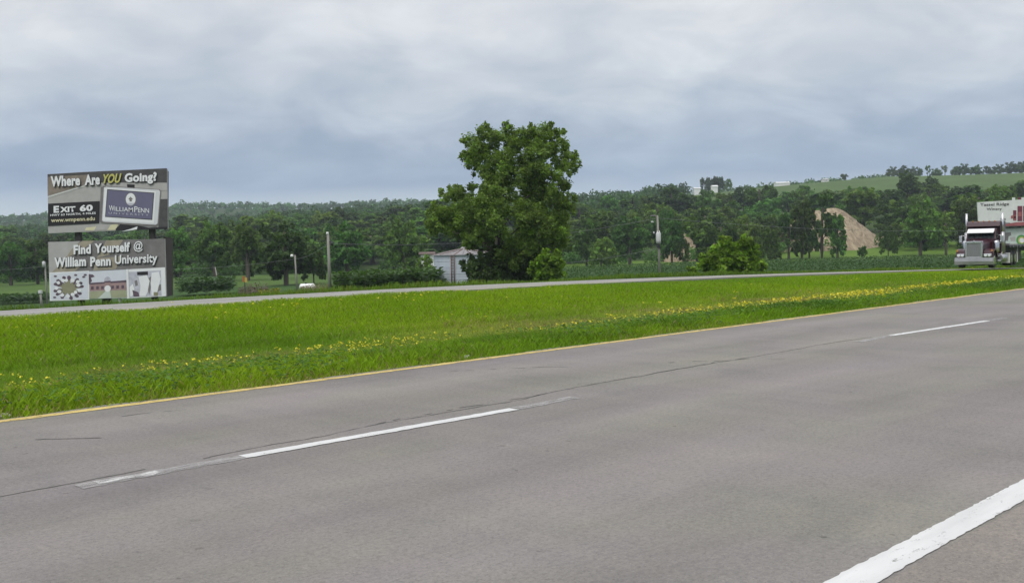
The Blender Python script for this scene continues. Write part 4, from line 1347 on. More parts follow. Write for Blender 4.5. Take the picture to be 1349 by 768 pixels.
# white gas tank lying in the weeds
def gas_tank():
    D = 158
    p = at(405, 376, D)
    g = float(ht(p.x, p.y))
    zt = at(405, 373.6, D).z - g
    o = empty('gas_tank', (p.x, p.y, g), R(4))
    tag(o, 'white horizontal gas tank half hidden in weeds between the two poles', 'tank')
    white = solid('white_tank_paint', (0.80, 0.80, 0.80), 0.35, var=0.04)
    r_ = 0.52; L = 1.28; zc_ = zt - r_
    prof = []
    pts_ = [(-L, 0.02)] + [(-L + 0.34 * (1 - math.cos(k / 5 * math.pi / 2)), r_ * math.sin(k / 5 * math.pi / 2)) for k in range(1, 6)]
    pts_ += [(-x_, rr__) for x_, rr__ in reversed(pts_)]
    MB().tube([(x_, 0, zc_) for x_, _r in pts_], [rr__ for _x, rr__ in pts_], 24).build('shell', white, o)
    MB().lathe([(0, -.02), (.16, -.02), (.16, .14), (.1, .2), (0, .21)], 12, (-.25, 0, zc_ + r_)).build('valve_dome', MAT['dark_metal'], o)
    for x_ in (-.75, .75):
        MB().box(x_ - .1, x_ + .1, -.3, .3, -.3, zc_ - r_ * .8).build('leg', MAT['grey_box'], o)
gas_tank()

# ------------------------------------------------------------------ billboards
def flat(name, c, rough=0.55, var=0.06, scale=1.5):
    return solid(name, c, rough, var=var, scale=scale, spec=0.3)
INK = {
 'white': flat('print_white', (0.80, 0.81, 0.83)), 'black': flat('print_black', (0.028, 0.027, 0.030)), 'dark': flat('print_dark_grey', (0.085, 0.082, 0.085), var=.3, scale=2.5),
 'road': flat('print_road_grey', (0.43, 0.42, 0.41), var=.12), 'tan': flat('print_tan', (0.36, 0.32, 0.25), var=.2), 'brown': flat('print_brown', (0.26, 0.22, 0.185), var=.3, scale=2), 'lime': flat('print_olive_yellow', (0.52, 0.50, 0.15), var=.12),
 'purple': flat('print_slate_purple', (0.155, 0.150, 0.235)), 'line': flat('print_pale_line', (0.62, 0.62, 0.60)), 'frame': flat('print_silver', (0.66, 0.67, 0.70), var=.08), 'shade': flat('print_mid_grey', (0.20, 0.19, 0.19), var=.22), 'pale_yellow': flat('print_cream', (0.66, 0.62, 0.42)),
 'sky': flat('print_pale_sky', (0.66, 0.69, 0.76), var=.05), 'pink': flat('print_brick_pink', (0.36, 0.25, 0.25), var=.2, scale=3), 'lawn': flat('print_lawn', (0.36, 0.38, 0.25), var=.15), 'olive': flat('print_olive', (0.27, 0.26, 0.17), var=.15), 'lilac': flat('print_lilac', (0.52, 0.52, 0.60), var=.25, scale=3),
 'plum': flat('print_plum', (0.12, 0.085, 0.115), var=.3, scale=3), 'maroon': flat('print_maroon', (0.17, 0.045, 0.07), var=.25, scale=2), 'red': flat('print_red', (0.33, 0.11, 0.11), var=.2), 'mint': flat('print_mint', (0.55, 0.62, 0.58), var=.12), 'green': flat('print_green', (0.10, 0.33, 0.09)), 'cream': flat('print_ivory', (0.68, 0.71, 0.68), var=.08),
}
MAT['ply'] = solid('dark_timber_back', (0.040, 0.030, 0.028), 0.9, var=0.3, scale=3)
MAT['post'] = solid('dark_steel_post', (0.035, 0.032, 0.032), 0.7, var=0.2)
def text_me(body, bold=0.0, shear=0.0):
    cu = bpy.data.curves.new('lettering', 'FONT')
    cu.body = body; cu.size = 1.0; cu.offset = bold; cu.shear = shear; cu.resolution_u = 3
    cu.space_character = 1.0 + bold * 1.2
    ob = bpy.data.objects.new('lettering', cu)
    col.objects.link(ob)
    dg = bpy.context.evaluated_depsgraph_get()
    me = bpy.data.meshes.new_from_object(ob.evaluated_get(dg))
    bpy.data.objects.remove(ob); bpy.data.curves.remove(cu)
    return me
class Poster:
    """a printed panel; picture coordinates (x right, y down) are mapped on to it by its four measured corners"""
    def __init__(s, parent, D, TL, TR, BR, BL, back, name='poster_panel', thick=0.12):
        s.P = [at(*c, D) - parent.location for c in (TL, TR, BR, BL)]
        s.c = (TL, TR, BR, BL)
        s.n = Vector((0, -1, 0))
        mb_ = MB()
        vs = [p + Vector((0, .0, 0)) for p in s.P] + [p + Vector((0, thick, 0)) for p in s.P]
        mb_.add(vs, [(0, 1, 2, 3), (7, 6, 5, 4), (0, 4, 5, 1), (1, 5, 6, 2), (2, 6, 7, 3), (3, 7, 4, 0)])
        s.o = mb_.build(name, back, parent)
        # affine from picture to panel
        A = np.array([[c[0], c[1], 1] for c in s.c]); B = np.array([list(p) for p in s.P])
        s.M, *_ = np.linalg.lstsq(A, B, rcond=None)
    def pt(s, x, y, lay):
        v = np.array([x, y, 1]) @ s.M
        return Vector(v) + s.n * (0.006 + 0.005 * lay)
    def poly(s, name, pts, lay, ink):
        me = bpy.data.meshes.new(name)
        me.from_pydata([s.pt(x, y, lay) for x, y in pts], [], [tuple(range(len(pts)))])
        bm = bmesh.new(); bm.from_mesh(me)
        bm.faces.ensure_lookup_table()
        bm.normal_update()
        if bm.faces[0].normal.y > 0: bmesh.ops.reverse_faces(bm, faces=bm.faces[:])
        bm.to_mesh(me); bm.free()
        return link(name, me, INK[ink], s.o)
    def ell(s, name, cx, cy, rx, ry, lay, ink, n=24):
        return s.poly(name, [(cx + rx * math.cos(k / n * 6.2832), cy + ry * math.sin(k / n * 6.2832)) for k in range(n)], lay, ink)
    def text(s, body, x0, y0, x1, y1, slope, lay, ink, bold=0.02, shear=0.0, shadow=None, caps=None):
        """fit the words in the box x0..x1, y0 (top) .. y1 (bottom), baseline rising by slope"""
        def put(dx, dy, ly, ik, extra=0.0):
            me = text_me(body, bold + extra, shear)
            co = np.empty(len(me.vertices) * 3, np.float32); me.vertices.foreach_get('co', co); co = co.reshape(-1, 3)
            mn, mx_ = co.min(0), co.max(0)
            pad = extra
            u = (co[:, 0] - mn[0]) / (mx_[0] - mn[0]); v_ = (co[:, 1] - mn[1]) / (mx_[1] - mn[1])
            gx_ = (x1 - x0) * extra * 0.18; gy_ = (y1 - y0) * extra * 1.2
            X = x0 - gx_ + u * (x1 - x0 + 2 * gx_) + dx; Yp = y1 + gy_ - v_ * (y1 - y0 + 2 * gy_) + slope * (X - x0) + dy
            H = np.stack([X, Yp, np.ones_like(X)], 1) @ s.M
            H[:, 1] -= 0.006 + 0.005 * ly
            me.vertices.foreach_set('co', H.astype(np.float32).ravel())
            me.materials.clear()
            me.update()
            link('lettering', me, INK[ik], s.o)
        if shadow:
            put(0.8, 0.9, lay - 0.6, shadow, 0.035)
        put(0, 0, lay, ink)
BB = 60.0
p = at(142, 402, BB)
bb = empty('billboard', (p.x, p.y, float(ht(p.x, p.y))))
tag(bb, 'double-decker roadside billboard for a university on dark posts', 'billboard')
def C1(x, y): return (40 + x / 6.4, 200 + y / 6.4)     # coordinates measured in an enlarged view of the upper poster
def C2(x, y): return (40 + x / 6.4, 300 + y / 6.4)
up = Poster(bb, BB, (62.6, 229.6), (220.0, 222.6), (221.2, 301.5), (63.6, 307.4), INK['road'])
U = lambda name, pts, lay, ink: up.poly(name, [C1(*p_) for p_ in pts], lay, ink)
U('printed_trees', [(146, 191), (480, 170), (480, 262), (440, 285), (146, 372)], 1, 'brown')
U('printed_trees', [(480, 171), (1150, 140), (1152, 262), (900, 262), (480, 262)], 1, 'dark')
U('printed_trees', [(146, 191), (640, 163), (640, 186), (146, 212)], 2, 'dark')
U('printed_line', [(146, 376), (440, 288), (470, 290), (146, 390)], 2, 'line')
U('printed_line', [(470, 262), (1152, 262), (1152, 330), (620, 290), (470, 290)], 2, 'road')
U('printed_trees', [(1090, 400), (1158, 398), (1160, 640), (1080, 650)], 2, 'dark')
U('black_caption_box', [(150, 438), (586, 416), (582, 604), (150, 628)], 3, 'black')
U('printed_line', [(470, 640), (745, 608), (720, 660), (460, 664)], 2, 'pale_yellow')
U('printed_line', [(560, 625), (680, 612), (650, 660), (540, 662)], 3, 'road')
U('printed_dashboard', [(720, 650), (760, 610), (900, 620), (1000, 640), (1158, 632), (1159, 652), (720, 668)], 3, 'black')
U('printed_highlight', [(770, 672), (850, 650), (905, 630), (900, 655), (840, 664)], 4, 'white')
U('device_mount', [(815, 275), (880, 278), (880, 310), (820, 305)], 4, 'black')
U('device_shadow', [(596, 300), (640, 288), (1092, 318), (1102, 332), (1084, 616), (1060, 632), (600, 602), (584, 585)], 5, 'shade')
U('device_frame', [(622, 303), (640, 296), (1085, 322), (1096, 336), (1074, 606), (1058, 616), (620, 590), (606, 580)], 6, 'frame')
U('device_frame', [(628, 306), (1060, 334), (1044, 604), (612, 580)], 7, 'white')
U('device_screen', [(650, 316), (1047, 346), (1030, 576), (632, 550)], 8, 'dark')
U('device_screen', [(656, 324), (1040, 352), (1024, 568), (640, 544)], 9, 'purple')
up.ell('emblem', *C1(849, 402), 7.4, 9.0, 10, 'shade')
up.ell('emblem', *C1(849, 402), 6.4, 8.2, 11, 'white')
up.poly('emblem_figure', [C1(*q_) for q_ in ((830, 400), (848, 380), (868, 400), (856, 408), (862, 420), (838, 420), (842, 408))], 12, 'shade')
up.poly('emblem_base', [C1(*q_) for q_ in ((818, 432), (880, 432), (868, 448), (849, 456), (830, 448))], 12, 'lilac')
x0, y0 = C1(172, 205); x1, y1 = C1(425, 296)
up.text('Where', *C1(175, 208), *C1(424, 297), -0.045, 12, 'white', 0.045, 0, 'black')
up.text('Are', *C1(462, 195), *C1(590, 285), -0.045, 12, 'white', 0.045, 0, 'black')
up.text('YOU', *C1(618, 190), *C1(772, 270), -0.045, 12, 'lime', 0.036, 0.35, 'black')
up.text('Going?', *C1(798, 183), *C1(1068, 281), -0.045, 12, 'white', 0.045, 0, 'black')
up.text('E', *C1(200, 458), *C1(246, 516), -0.05, 12, 'white', 0.05)
up.text('XIT', *C1(254, 466), *C1(384, 513), -0.05, 12, 'white', 0.05)
up.text('60', *C1(420, 449), *C1(530, 505), -0.05, 12, 'white', 0.05)
up.text('HWY 63 NORTH, 4 MILES', *C1(172, 527), *C1(555, 548), -0.05, 12, 'white', 0.02)
up.text('www.wmpenn.edu', *C1(178, 562), *C1(548, 606), -0.045, 12, 'pale_yellow', 0.026)
up.text('W', *C1(666, 452), *C1(712, 497), 0.055, 12, 'white', 0.004)
up.text('ILLIAM', *C1(714, 464), *C1(868, 499), 0.055, 12, 'white', 0.004)
up.text('P', *C1(880, 461), *C1(908, 509), 0.055, 12, 'white', 0.004)
up.text('ENN', *C1(912, 473), *C1(1004, 511), 0.055, 12, 'white', 0.004)
up.text('U N I V E R S I T Y', *C1(664, 508), *C1(1000, 524), 0.055, 12, 'lilac', 0.0)

lo = Poster(bb, BB, (63.6, 319.0), (217.0, 314.6), (219.2, 390.2), (65.6, 396.4), INK['road'])
Lp = lambda name, pts, lay, ink: lo.poly(name, [C2(*p_) for p_ in pts], lay, ink)
Lp('printed_road', [(152, 122), (1132, 94), (1138, 338), (160, 380)], 1, 'shade')
Lp('printed_road', [(152, 122), (420, 114), (300, 250), (200, 376), (158, 378)], 2, 'road')
Lp('printed_stripe', [(440, 112), (545, 110), (400, 210), (300, 255), (350, 180)], 3, 'tan')
Lp('printed_stripe', [(640, 108), (785, 104), (700, 220), (560, 255), (600, 200)], 3, 'tan')
Lp('printed_stripe', [(560, 258), (780, 240), (720, 350), (530, 362)], 3, 'tan')
Lp('printed_stripe', [(250, 310), (420, 330), (370, 372), (180, 378)], 3, 'tan')
lo.text('Find', *C2(368, 146), *C2(514, 226), -0.045, 12, 'white', 0.045, 0, 'black')
lo.text('Yourself', *C2(545, 134), *C2(842, 216), -0.045, 12, 'white', 0.045, 0, 'black')
lo.text('@', *C2(874, 116), *C2(952, 206), -0.045, 12, 'white', 0.016, 0, 'black')
lo.text('William', *C2(206, 252), *C2(474, 336), -0.045, 12, 'white', 0.045, 0, 'black')
lo.text('Penn', *C2(508, 246), *C2(682, 328), -0.045, 12, 'white', 0.045, 0, 'black')
lo.text('University', *C2(716, 232), *C2(1074, 330), -0.045, 12, 'white', 0.03, 0, 'black')
def C3(x, y): return (60 + x / 7.494, 350 + y / 7.494)
L3 = lambda name, pts, lay, ink: lo.poly(name, [C3(*p_) for p_ in pts], lay, ink)
L3('picture_border', [(38, 68), (432, 50), (434, 334), (44, 348)], 4, 'white')
L3('picture', [(48, 78), (420, 60), (424, 326), (54, 338)], 5, 'sky')
# a ring of people seen from above round a tan floor
rr_ = random.Random(5)
star = []
for k in range(26):
    a_ = k / 26 * 6.2832
    m_ = (64 if k % 2 else 92) * rr_.uniform(.85, 1.15)
    star.append((228 + m_ * 1.05 * math.cos(a_), 218 + m_ * .82 * math.sin(a_)))
for k in range(13):
    a_ = k / 13 * 6.2832 + rr_.uniform(-.12, .12)
    ca, sa = math.cos(a_), math.sin(a_)
    c0 = (228 + 112 * ca, 218 + 88 * sa)
    L3('picture_figure', [(c0[0] - 60 * ca + 16 * sa, c0[1] - 50 * sa - 14 * ca), (c0[0] + 34 * ca + 18 * sa, c0[1] + 26 * sa - 14 * ca), (c0[0] + 44 * ca, c0[1] + 34 * sa), (c0[0] + 30 * ca - 16 * sa, c0[1] + 24 * sa + 14 * ca), (c0[0] - 56 * ca - 14 * sa, c0[1] - 46 * sa + 12 * ca)], 6 + 0.05 * k, 'plum')
L3('picture_floor', star, 7, 'olive')
for k in range(13):
    a_ = k / 13 * 6.2832 + .24 + rr_.uniform(-.1, .1)
    m_ = rr_.uniform(88, 118)
    lo.ell('picture_figure', *C3(228 + m_ * math.cos(a_), 214 + m_ * .8 * math.sin(a_)), 2.7 * rr_.uniform(.8, 1.2), 2.3, 8 + .05 * k, 'white', 10)
for (px_, py_) in ((100, 104), (300, 92), (380, 110), (395, 90), (92, 312), (240, 118)):
    lo.ell('picture_detail', *C3(px_, py_), 2.2, 1.2, 8, 'plum', 8)
L3('picture', [(428, 56), (800, 38), (826, 318), (434, 328)], 5, 'sky')
L3('picture_tree', [(428, 82), (470, 88), (488, 108), (450, 120), (462, 150), (440, 175), (430, 180)], 6, 'plum')
L3('picture_building', [(434, 176), (580, 166), (800, 150), (806, 240), (436, 252)], 6, 'pink')
L3('picture_roof', [(434, 170), (580, 160), (800, 142), (802, 162), (434, 186)], 7, 'plum')
for k in range(7):
    xx = 452 + k * 50
    L3('picture_window', [(xx, 206 - k * 2), (xx + 26, 204 - k * 2), (xx + 26, 234 - k * 2), (xx, 236 - k * 2)], 7.5, 'plum')
lo.ell('picture_dome', *C3(614, 146), 4.5, 5.2, 8, 'lilac', 14)
L3('picture_tower', [(586, 160), (644, 156), (646, 240), (588, 244)], 8.4, 'pink')
L3('picture_tower_band', [(584, 152), (646, 148), (646, 164), (584, 168)], 8.8, 'plum')
lo.ell('picture_door', *C3(616, 226), 4.2, 4.4, 9, 'white', 12)
L3('picture_lawn', [(434, 254), (806, 240), (812, 312), (434, 326)], 7, 'lawn')
L3('picture_path', [(596, 250), (640, 248), (652, 318), (520, 324)], 8, 'mint')
L3('picture_border', [(798, 36), (820, 35), (832, 322), (810, 324)], 9, 'white')
L3('picture_border', [(820, 36), (1182, 16), (1192, 300), (832, 320)], 4, 'white')
L3('picture', [(822, 62), (1140, 46), (1148, 296), (834, 312)], 5, 'lilac')
for pts_, ink_ in (([(905, 62), (1012, 56), (1014, 92), (908, 94)], 'black'), ([(832, 210), (862, 180), (880, 230), (860, 300), (838, 306)], 'white'), ([(920, 110), (1000, 92), (1030, 150), (1010, 260), (990, 300), (930, 302), (940, 200)], 'white'),
                   ([(1050, 70), (1120, 60), (1140, 130), (1120, 200), (1100, 290), (1050, 296), (1040, 170)], 'white'), ([(1020, 120), (1052, 100), (1046, 200), (1026, 290), (1014, 240)], 'shade'), ([(860, 240), (920, 262), (930, 302), (872, 304)], 'plum'),
                   ([(1080, 210), (1140, 180), (1144, 240), (1100, 262)], 'shade'), ([(955, 240), (985, 250), (976, 300), (958, 298)], 'shade'), ([(880, 150), (905, 140), (915, 190), (890, 205)], 'shade'), ([(1070, 260), (1115, 262), (1110, 296), (1072, 298)], 'olive')):
    L3('picture_figure', pts_, 6 + rr_.random(), ink_)
# posts, rear face and braces
for px in (100, 198):
    a_, b_ = at(px, 224, BB), at(px, 402, BB)
    xx = (a_.x + b_.x) / 2 - bb.location.x
    MB().box(xx - .16, xx + .16, .22, .52, -.6, a_.z - bb.location.z - .3).build('post', MAT['post'], bb)
a_ = at(156, 398, BB); xx = a_.x - bb.location.x
MB().box(xx - .07, xx + .07, .16, .30, -.6, at(156, 388, BB).z - bb.location.z).build('short_post', MAT['lamp_white'], bb)
a_ = at(137, 396, BB); xx = a_.x - bb.location.x
MB().box(xx - .25, xx + .25, .3, .6, at(137, 402, BB).z - bb.location.z, at(137, 391, BB).z - bb.location.z, .05).build('ballast_box', MAT['post'], bb)
# the rear advertising face stands at an angle behind and shows as a dark flank
for (ya, yb, xr, nm) in ((224, 303, 222.2, 'rear_panel'), (312, 391, 228.0, 'rear_panel')):
    A0, B0 = at(218.8, ya, BB + .3) - bb.location, at(218.8, yb, BB + .3) - bb.location
    A1, B1 = at(xr, ya + 2, BB + 5.5) - bb.location, at(xr, yb - 2, BB + 5.5) - bb.location
    th = Vector((-.12, 0, 0))
    MB().add([A0, A1, B1, B0, A0 + th, A1 + th, B1 + th, B0 + th], [(0, 1, 2, 3), (7, 6, 5, 4), (0, 4, 5, 1), (1, 5, 6, 2), (2, 6, 7, 3), (3, 7, 4, 0)]).build(nm, MAT['ply'], bb)
for py in (240, 262, 285, 330, 352, 375):
    a_, b_ = at(70, py, BB) - bb.location, at(214, py - 5, BB) - bb.location
    MB().tube([a_ + Vector((0, .17, 0)), b_ + Vector((0, .17, 0))], .05, 6).build('stringer', MAT['post'], bb)

# the billboard behind the truck
B2 = 130.0
p = at(1325, 340, B2)
b2 = empty('billboard', (p.x, p.y, float(ht(p.x, p.y))))
tag(b2, 'pale winery billboard over a second poster, rising behind the truck', 'billboard')
def C4(x, y): return (1240 + x / 6.98, 250 + y / 6.98)
u2 = Poster(b2, B2, (1287.6, 266.6), (1364, 262.0), (1365.5, 294.0), (1289.5, 299.5), INK['cream'], thick=.2)
V2 = lambda name, pts, lay, ink: u2.poly(name, [C4(*q_) for q_ in pts], lay, ink)
V2('printed_field', [(560, 320), (690, 300), (870, 290), (876, 332), (560, 344)], 2, 'red')
for k, (xa, xb, ya, yb) in enumerate(((660, 690, 190, 285), (700, 745, 150, 290), (752, 790, 150, 290), (800, 850, 160, 285))):
    V2('printed_bottle', [(xa, ya), (xb, ya), (xb, yb), (xa, yb)], 3, 'maroon')
    V2('printed_label', [(xa + 5, ya + 55), (xb - 5, ya + 55), (xb - 5, ya + 95), (xa + 5, ya + 95)], 4, 'red')
V2('printed_bottle', [(640, 240), (690, 230), (690, 262), (640, 268)], 4, 'red')
u2.text('Tassel Ridge', *C4(358, 126), *C4(622, 160), -0.03, 6, 'black', 0.012)
u2.text('Winery', *C4(416, 168), *C4(556, 197), -0.02, 6, 'black', 0.012)
u2.text('Exit', *C4(545, 262), *C4(594, 280), -0.02, 6, 'black', 0.012)
u2.text('Oskaloosa', *C4(545, 298), *C4(632, 316), -0.02, 6, 'black', 0.012)
for px in (668, 722, 752, 800):          # cut-outs rising above the top edge
    a_ = u2.pt(*C4(px - 13, 104), 0); b_ = u2.pt(*C4(px + 13, 104), 0); tp_ = u2.pt(*C4(px, 72), 0)
    MB().box(a_.x, b_.x, a_.y + .02, a_.y + .14, a_.z - .3, tp_.z, .02).build('cut_out', INK['cream'] if px in (668, 752) else INK['maroon'], b2)
l2 = Poster(b2, B2, (1290.5, 303.0), (1366, 299.5), (1367, 325.5), (1292, 328.0), INK['mint'], thick=.2)
W2 = lambda name, pts, lay, ink: l2.poly(name, [C4(*q_) for q_ in pts], lay, ink)
W2('printed_band', [(556, 500), (880, 494), (880, 524), (556, 530)], 2, 'tan')
W2('printed_figure', [(578, 398), (640, 392), (642, 420), (618, 430), (612, 470), (590, 470)], 2, 'shade')
W2('printed_figure', [(630, 440), (680, 432), (684, 470), (640, 474)], 2, 'road')
l2.ell('logo_ring', *C4(735, 462), 6.6, 6.6, 3, 'green', 24)
l2.ell('logo_ring', *C4(738, 464), 4.6, 4.6, 4, 'lime', 20)
l2.ell('logo_centre', *C4(740, 466), 3.2, 3.2, 5, 'white', 18)
for px in (1300, 1345):
    a_ = at(px, 300, B2).x - b2.location.x
    MB().box(a_ - .18, a_ + .18, .35, .7, -.6, at(px, 270, B2).z - b2.location.z).build('post', MAT['post'], b2)
a_, b_ = at(1289, 300.5, B2) - b2.location, at(1365, 297, B2) - b2.location
MB().box(a_.x, b_.x, -.6, .1, b_.z - .12, b_.z).build('catwalk', MAT['post'], b2)

# ------------------------------------------------------------------ truck and trailer
MAT['maroon'] = solid('maroon_truck_paint', (0.045, 0.012, 0.021), 0.3, var=0.1, scale=1.0)
MAT['chrome'] = solid('chrome', (0.62, 0.62, 0.64), 0.18, 1.0, var=0.05)
MAT['bumper'] = solid('bumper_reflection_grey', (0.36, 0.36, 0.37), 0.38, 0.8, var=0.2, scale=3)  # steel colour darkened and roughened to stand for the road reflected in it
MAT['steel'] = solid('brushed_aluminium', (0.52, 0.52, 0.54), 0.35, 0.85, var=0.1, scale=3)
MAT['grille'] = solid('grille_mesh', (0.20, 0.195, 0.21), 0.5, 0.6, var=0.1)
MAT['tyre'] = solid('truck_tyre', (0.022, 0.022, 0.023), 0.9, var=0.3)
MAT['chassis'] = solid('black_chassis', (0.02, 0.02, 0.021), 0.7, var=0.2)
MAT['glass'] = solid('tinted_windscreen', (0.012, 0.016, 0.02), 0.22, var=0.05, spec=0.25)
MAT['visor'] = solid('white_visor', (0.82, 0.82, 0.84), 0.3, var=0.03)
MAT['amber'] = solid('amber_lens', (0.55, 0.20, 0.03), 0.25, var=0.05)
MAT['lens'] = solid('headlamp_lens', (0.75, 0.77, 0.80), 0.12, var=0.03)
# front left corner of the bumper at picture (1308, 350)
TRD = 68.0
pf = at(1283, 353.2, TRD)
tt, dd = td(pf)
tz = float(zfar(tt)) - 0.02 * (dd - float(fnear(tt)))
head = math.atan2(-CP, -SP) + R(8.0)
tk = empty('semi_truck', (pf.x, pf.y, pf.z), head)
tag(tk, 'maroon conventional semi truck with chrome bumper, grille and tall exhaust stacks', 'truck')
def TB(name, mat, *a_, parent=None, bev=0.03):
    return MB().box(*a_, bev).build(name, mat, parent or tk)
# local: +x forward, +y to the truck's left, z up; bumper face at x = 0
GZ = 0.0
MB().prism([(-.02, .22), (.05, .24), (.07, .46), (.03, .72), (-.12, .72), (-.12, .22)], 'y', -1.24, 1.24).build('bumper', MAT['bumper'], tk)
hood = MB()
sec = []
for x_, hw_, zt_ in ((-.10, .46, 1.72), (-.35, .50, 1.80), (-1.2, .60, 1.92), (-2.05, .74, 2.02)):
    ring = [(x_, -hw_, .75), (x_, -hw_, zt_ - .22), (x_, -hw_ + .16, zt_ - .05), (x_, 0, zt_), (x_, hw_ - .16, zt_ - .05), (x_, hw_, zt_ - .22), (x_, hw_, .75)]
    sec.append(ring)
vs = [v for r_ in sec for v in r_]
fs = [(i * 7 + k, i * 7 + k + 1, (i + 1) * 7 + k + 1, (i + 1) * 7 + k) for i in range(3) for k in range(6)] + [tuple(range(7)), tuple(range(27, 20, -1))]
hood.add(vs, fs)
hood.build('hood', MAT['maroon'], tk)
gr = MB()
for y0_, y1_, z0_, z1_ in ((-.56, -.44, .72, 1.80), (.44, .56, .72, 1.80), (-.56, .56, 1.70, 1.84), (-.56, .56, .66, .76)):
    gr.box(-.14, .02, y0_, y1_, z0_, z1_, .02)
go = gr.build('grille', MAT['chrome'], tk)
MB().box(-.10, -.05, -.44, .44, .76, 1.70).build('grille_mesh', MAT['grille'], go)
for k in range(15):
    y_ = -.42 + k * .06
    MB().box(-.06, -.02, y_ - .012, y_ + .012, .76, 1.70).build('grille_bar', MAT['steel'], go)
MB().box(-.03, .035, -.05, .05, 1.72, 1.90, .015).build('hood_ornament', MAT['chrome'], go)
for s in (-1, 1):
    # wheel-arch fender swept from the bumper to the step
    arc = [(-.12, .72), (-.16, 1.02), (-.38, 1.22), (-.75, 1.32), (-1.15, 1.25), (-1.50, .98), (-1.62, .70), (-1.55, .70), (-1.42, .94), (-1.12, 1.16), (-.75, 1.24), (-.42, 1.14), (-.24, .98), (-.2, .72)]
    f = MB().prism(arc, 'y', s * .58, s * 1.20).build('fender', MAT['maroon'], tk)
    hl = MB().box(-.22, .02, s * .86 - .26, s * .86 + .26, .76, .98, .04).build('headlight', MAT['chrome'], tk)
    for j in (-.12, .12):
        MB().tube([(.015, s * .86 + j, .87), (.04, s * .86 + j, .87)], .09, 14).build('lens', MAT['lens'], hl)
    MB().box(-.25, -.15, s * 1.10 - .05, s * 1.10 + .05, 1.12, 1.26, .02).build('turn_signal', MAT['amber'], tk)
    w_ = MB().tube([(-.85, s * .80, .52), (-.85, s * 1.12, .52)], .52, 24).build('wheel', MAT['tyre'], tk)
    MB().tube([(-.85, s * 1.08, .52), (-.85, s * 1.15, .52)], .29, 18).build('rim', MAT['chrome'], w_)
    # air cleaner can on the cowl
    MB().lathe([(0, 1.05), (.19, 1.05), (.20, 1.12), (.20, 1.72), (.17, 1.86), (0, 1.88)], 16, (-2.05, s * 1.0, 0)).build('air_cleaner', MAT['chrome'], tk)
    # exhaust stack with heat shield
    MB().tube([(-3.15, s * 1.18, .9), (-3.15, s * 1.18, 3.0), (-3.15, s * 1.18, 3.82)], [.10, .075, .075], 14).build('exhaust_stack', MAT['chrome'], tk)
    MB().tube([(-3.15, s * 1.18, 1.1), (-3.15, s * 1.18, 2.45)], .14, 14).build('heat_shield', MAT['steel'], tk)
    # mirror on its bracket
    mr = MB().box(-2.2, -2.08, s * 1.34 - .11, s * 1.34 + .11, 1.75, 2.22, .03).build('mirror', MAT['chrome'], tk)
    MB().tube([(-2.2, s * .95, 2.2), (-2.15, s * 1.34, 2.26)], .02, 6).build('bracket', MAT['chrome'], mr)
    MB().tube([(-2.2, s * .95, 1.72), (-2.15, s * 1.34, 1.70)], .02, 6).build('bracket', MAT['chrome'], mr)
    MB().tube([(-2.6, s * 1.0, .62), (-4.2, s * 1.0, .62)], .31, 20).build('fuel_tank', MAT['steel'], tk)
    MB().box(-2.5, -1.7, s * .78, s * 1.22, .38, .52, .02).build('step', MAT['steel'], tk)
    MB().box(-2.55, -1.75, s * .78, s * 1.18, .74, .82, .02).build('step', MAT['steel'], tk)
cabp = [(-2.02, .85), (-2.02, 1.98), (-2.28, 2.62), (-2.42, 2.72), (-3.02, 2.74), (-3.02, .85)]
cab = MB().prism(cabp, 'y', -.95, .95).build('cab', MAT['maroon'], tk)
for s in (-1, 1):
    y0_, y1_ = (0.03, .86) if s > 0 else (-.86, -.03)
    MB().add([(-2.025, y0_, 2.03), (-2.025, y1_, 2.03), (-2.235, y1_, 2.50), (-2.235, y0_, 2.50), (-1.995, y0_, 2.04), (-1.995, y1_, 2.04), (-2.205, y1_, 2.51), (-2.205, y0_, 2.51)],
             [(0, 1, 2, 3), (4, 5, 6, 7), (0, 1, 5, 4), (2, 3, 7, 6), (0, 3, 7, 4), (1, 2, 6, 5)]).build('windscreen', MAT['glass'], cab)
    MB().box(-2.82, -2.32, s * .951, s * .975, 1.98, 2.46).build('side_window', MAT['glass'], cab)
    MB().box(-2.95, -2.1, s * .951, s * .968, .95, 1.92).build('door', MAT['maroon'], cab)
    MB().tube([(-1.96, s * .45, 2.02), (-2.08, s * .2, 2.3)], .012, 5).build('wiper', MAT['chassis'], cab)
MB().prism([(-2.20, 2.52), (-1.82, 2.40), (-1.82, 2.44), (-2.22, 2.70), (-2.24, 2.68)], 'y', -.86, .86).build('visor', MAT['visor'], tk)
slp = [(-3.0, .85), (-3.0, 2.74), (-2.72, 2.88), (-2.86, 3.14), (-3.1, 3.24), (-4.6, 3.24), (-4.7, 3.1), (-4.7, .85)]
sl = MB().prism(slp, 'y', -1.08, 1.08).build('sleeper', MAT['maroon'], tk)
MB().box(-4.2, -3.5, 1.081, 1.10, 2.1, 2.55, .01).build('side_window', MAT['glass'], sl)
for k in range(5):
    y_ = -.72 + k * .36
    MB().lathe([(0, 0), (.05, 0), (.04, .07), (0, .09)], 10, (-2.98, y_, 3.19)).build('marker_light', MAT['amber'], sl)
for y_ in (-.42, .42):
    MB().box(-8.2, -.4, y_ - .05, y_ + .05, .68, .95).build('frame_rail', MAT['chassis'], tk)
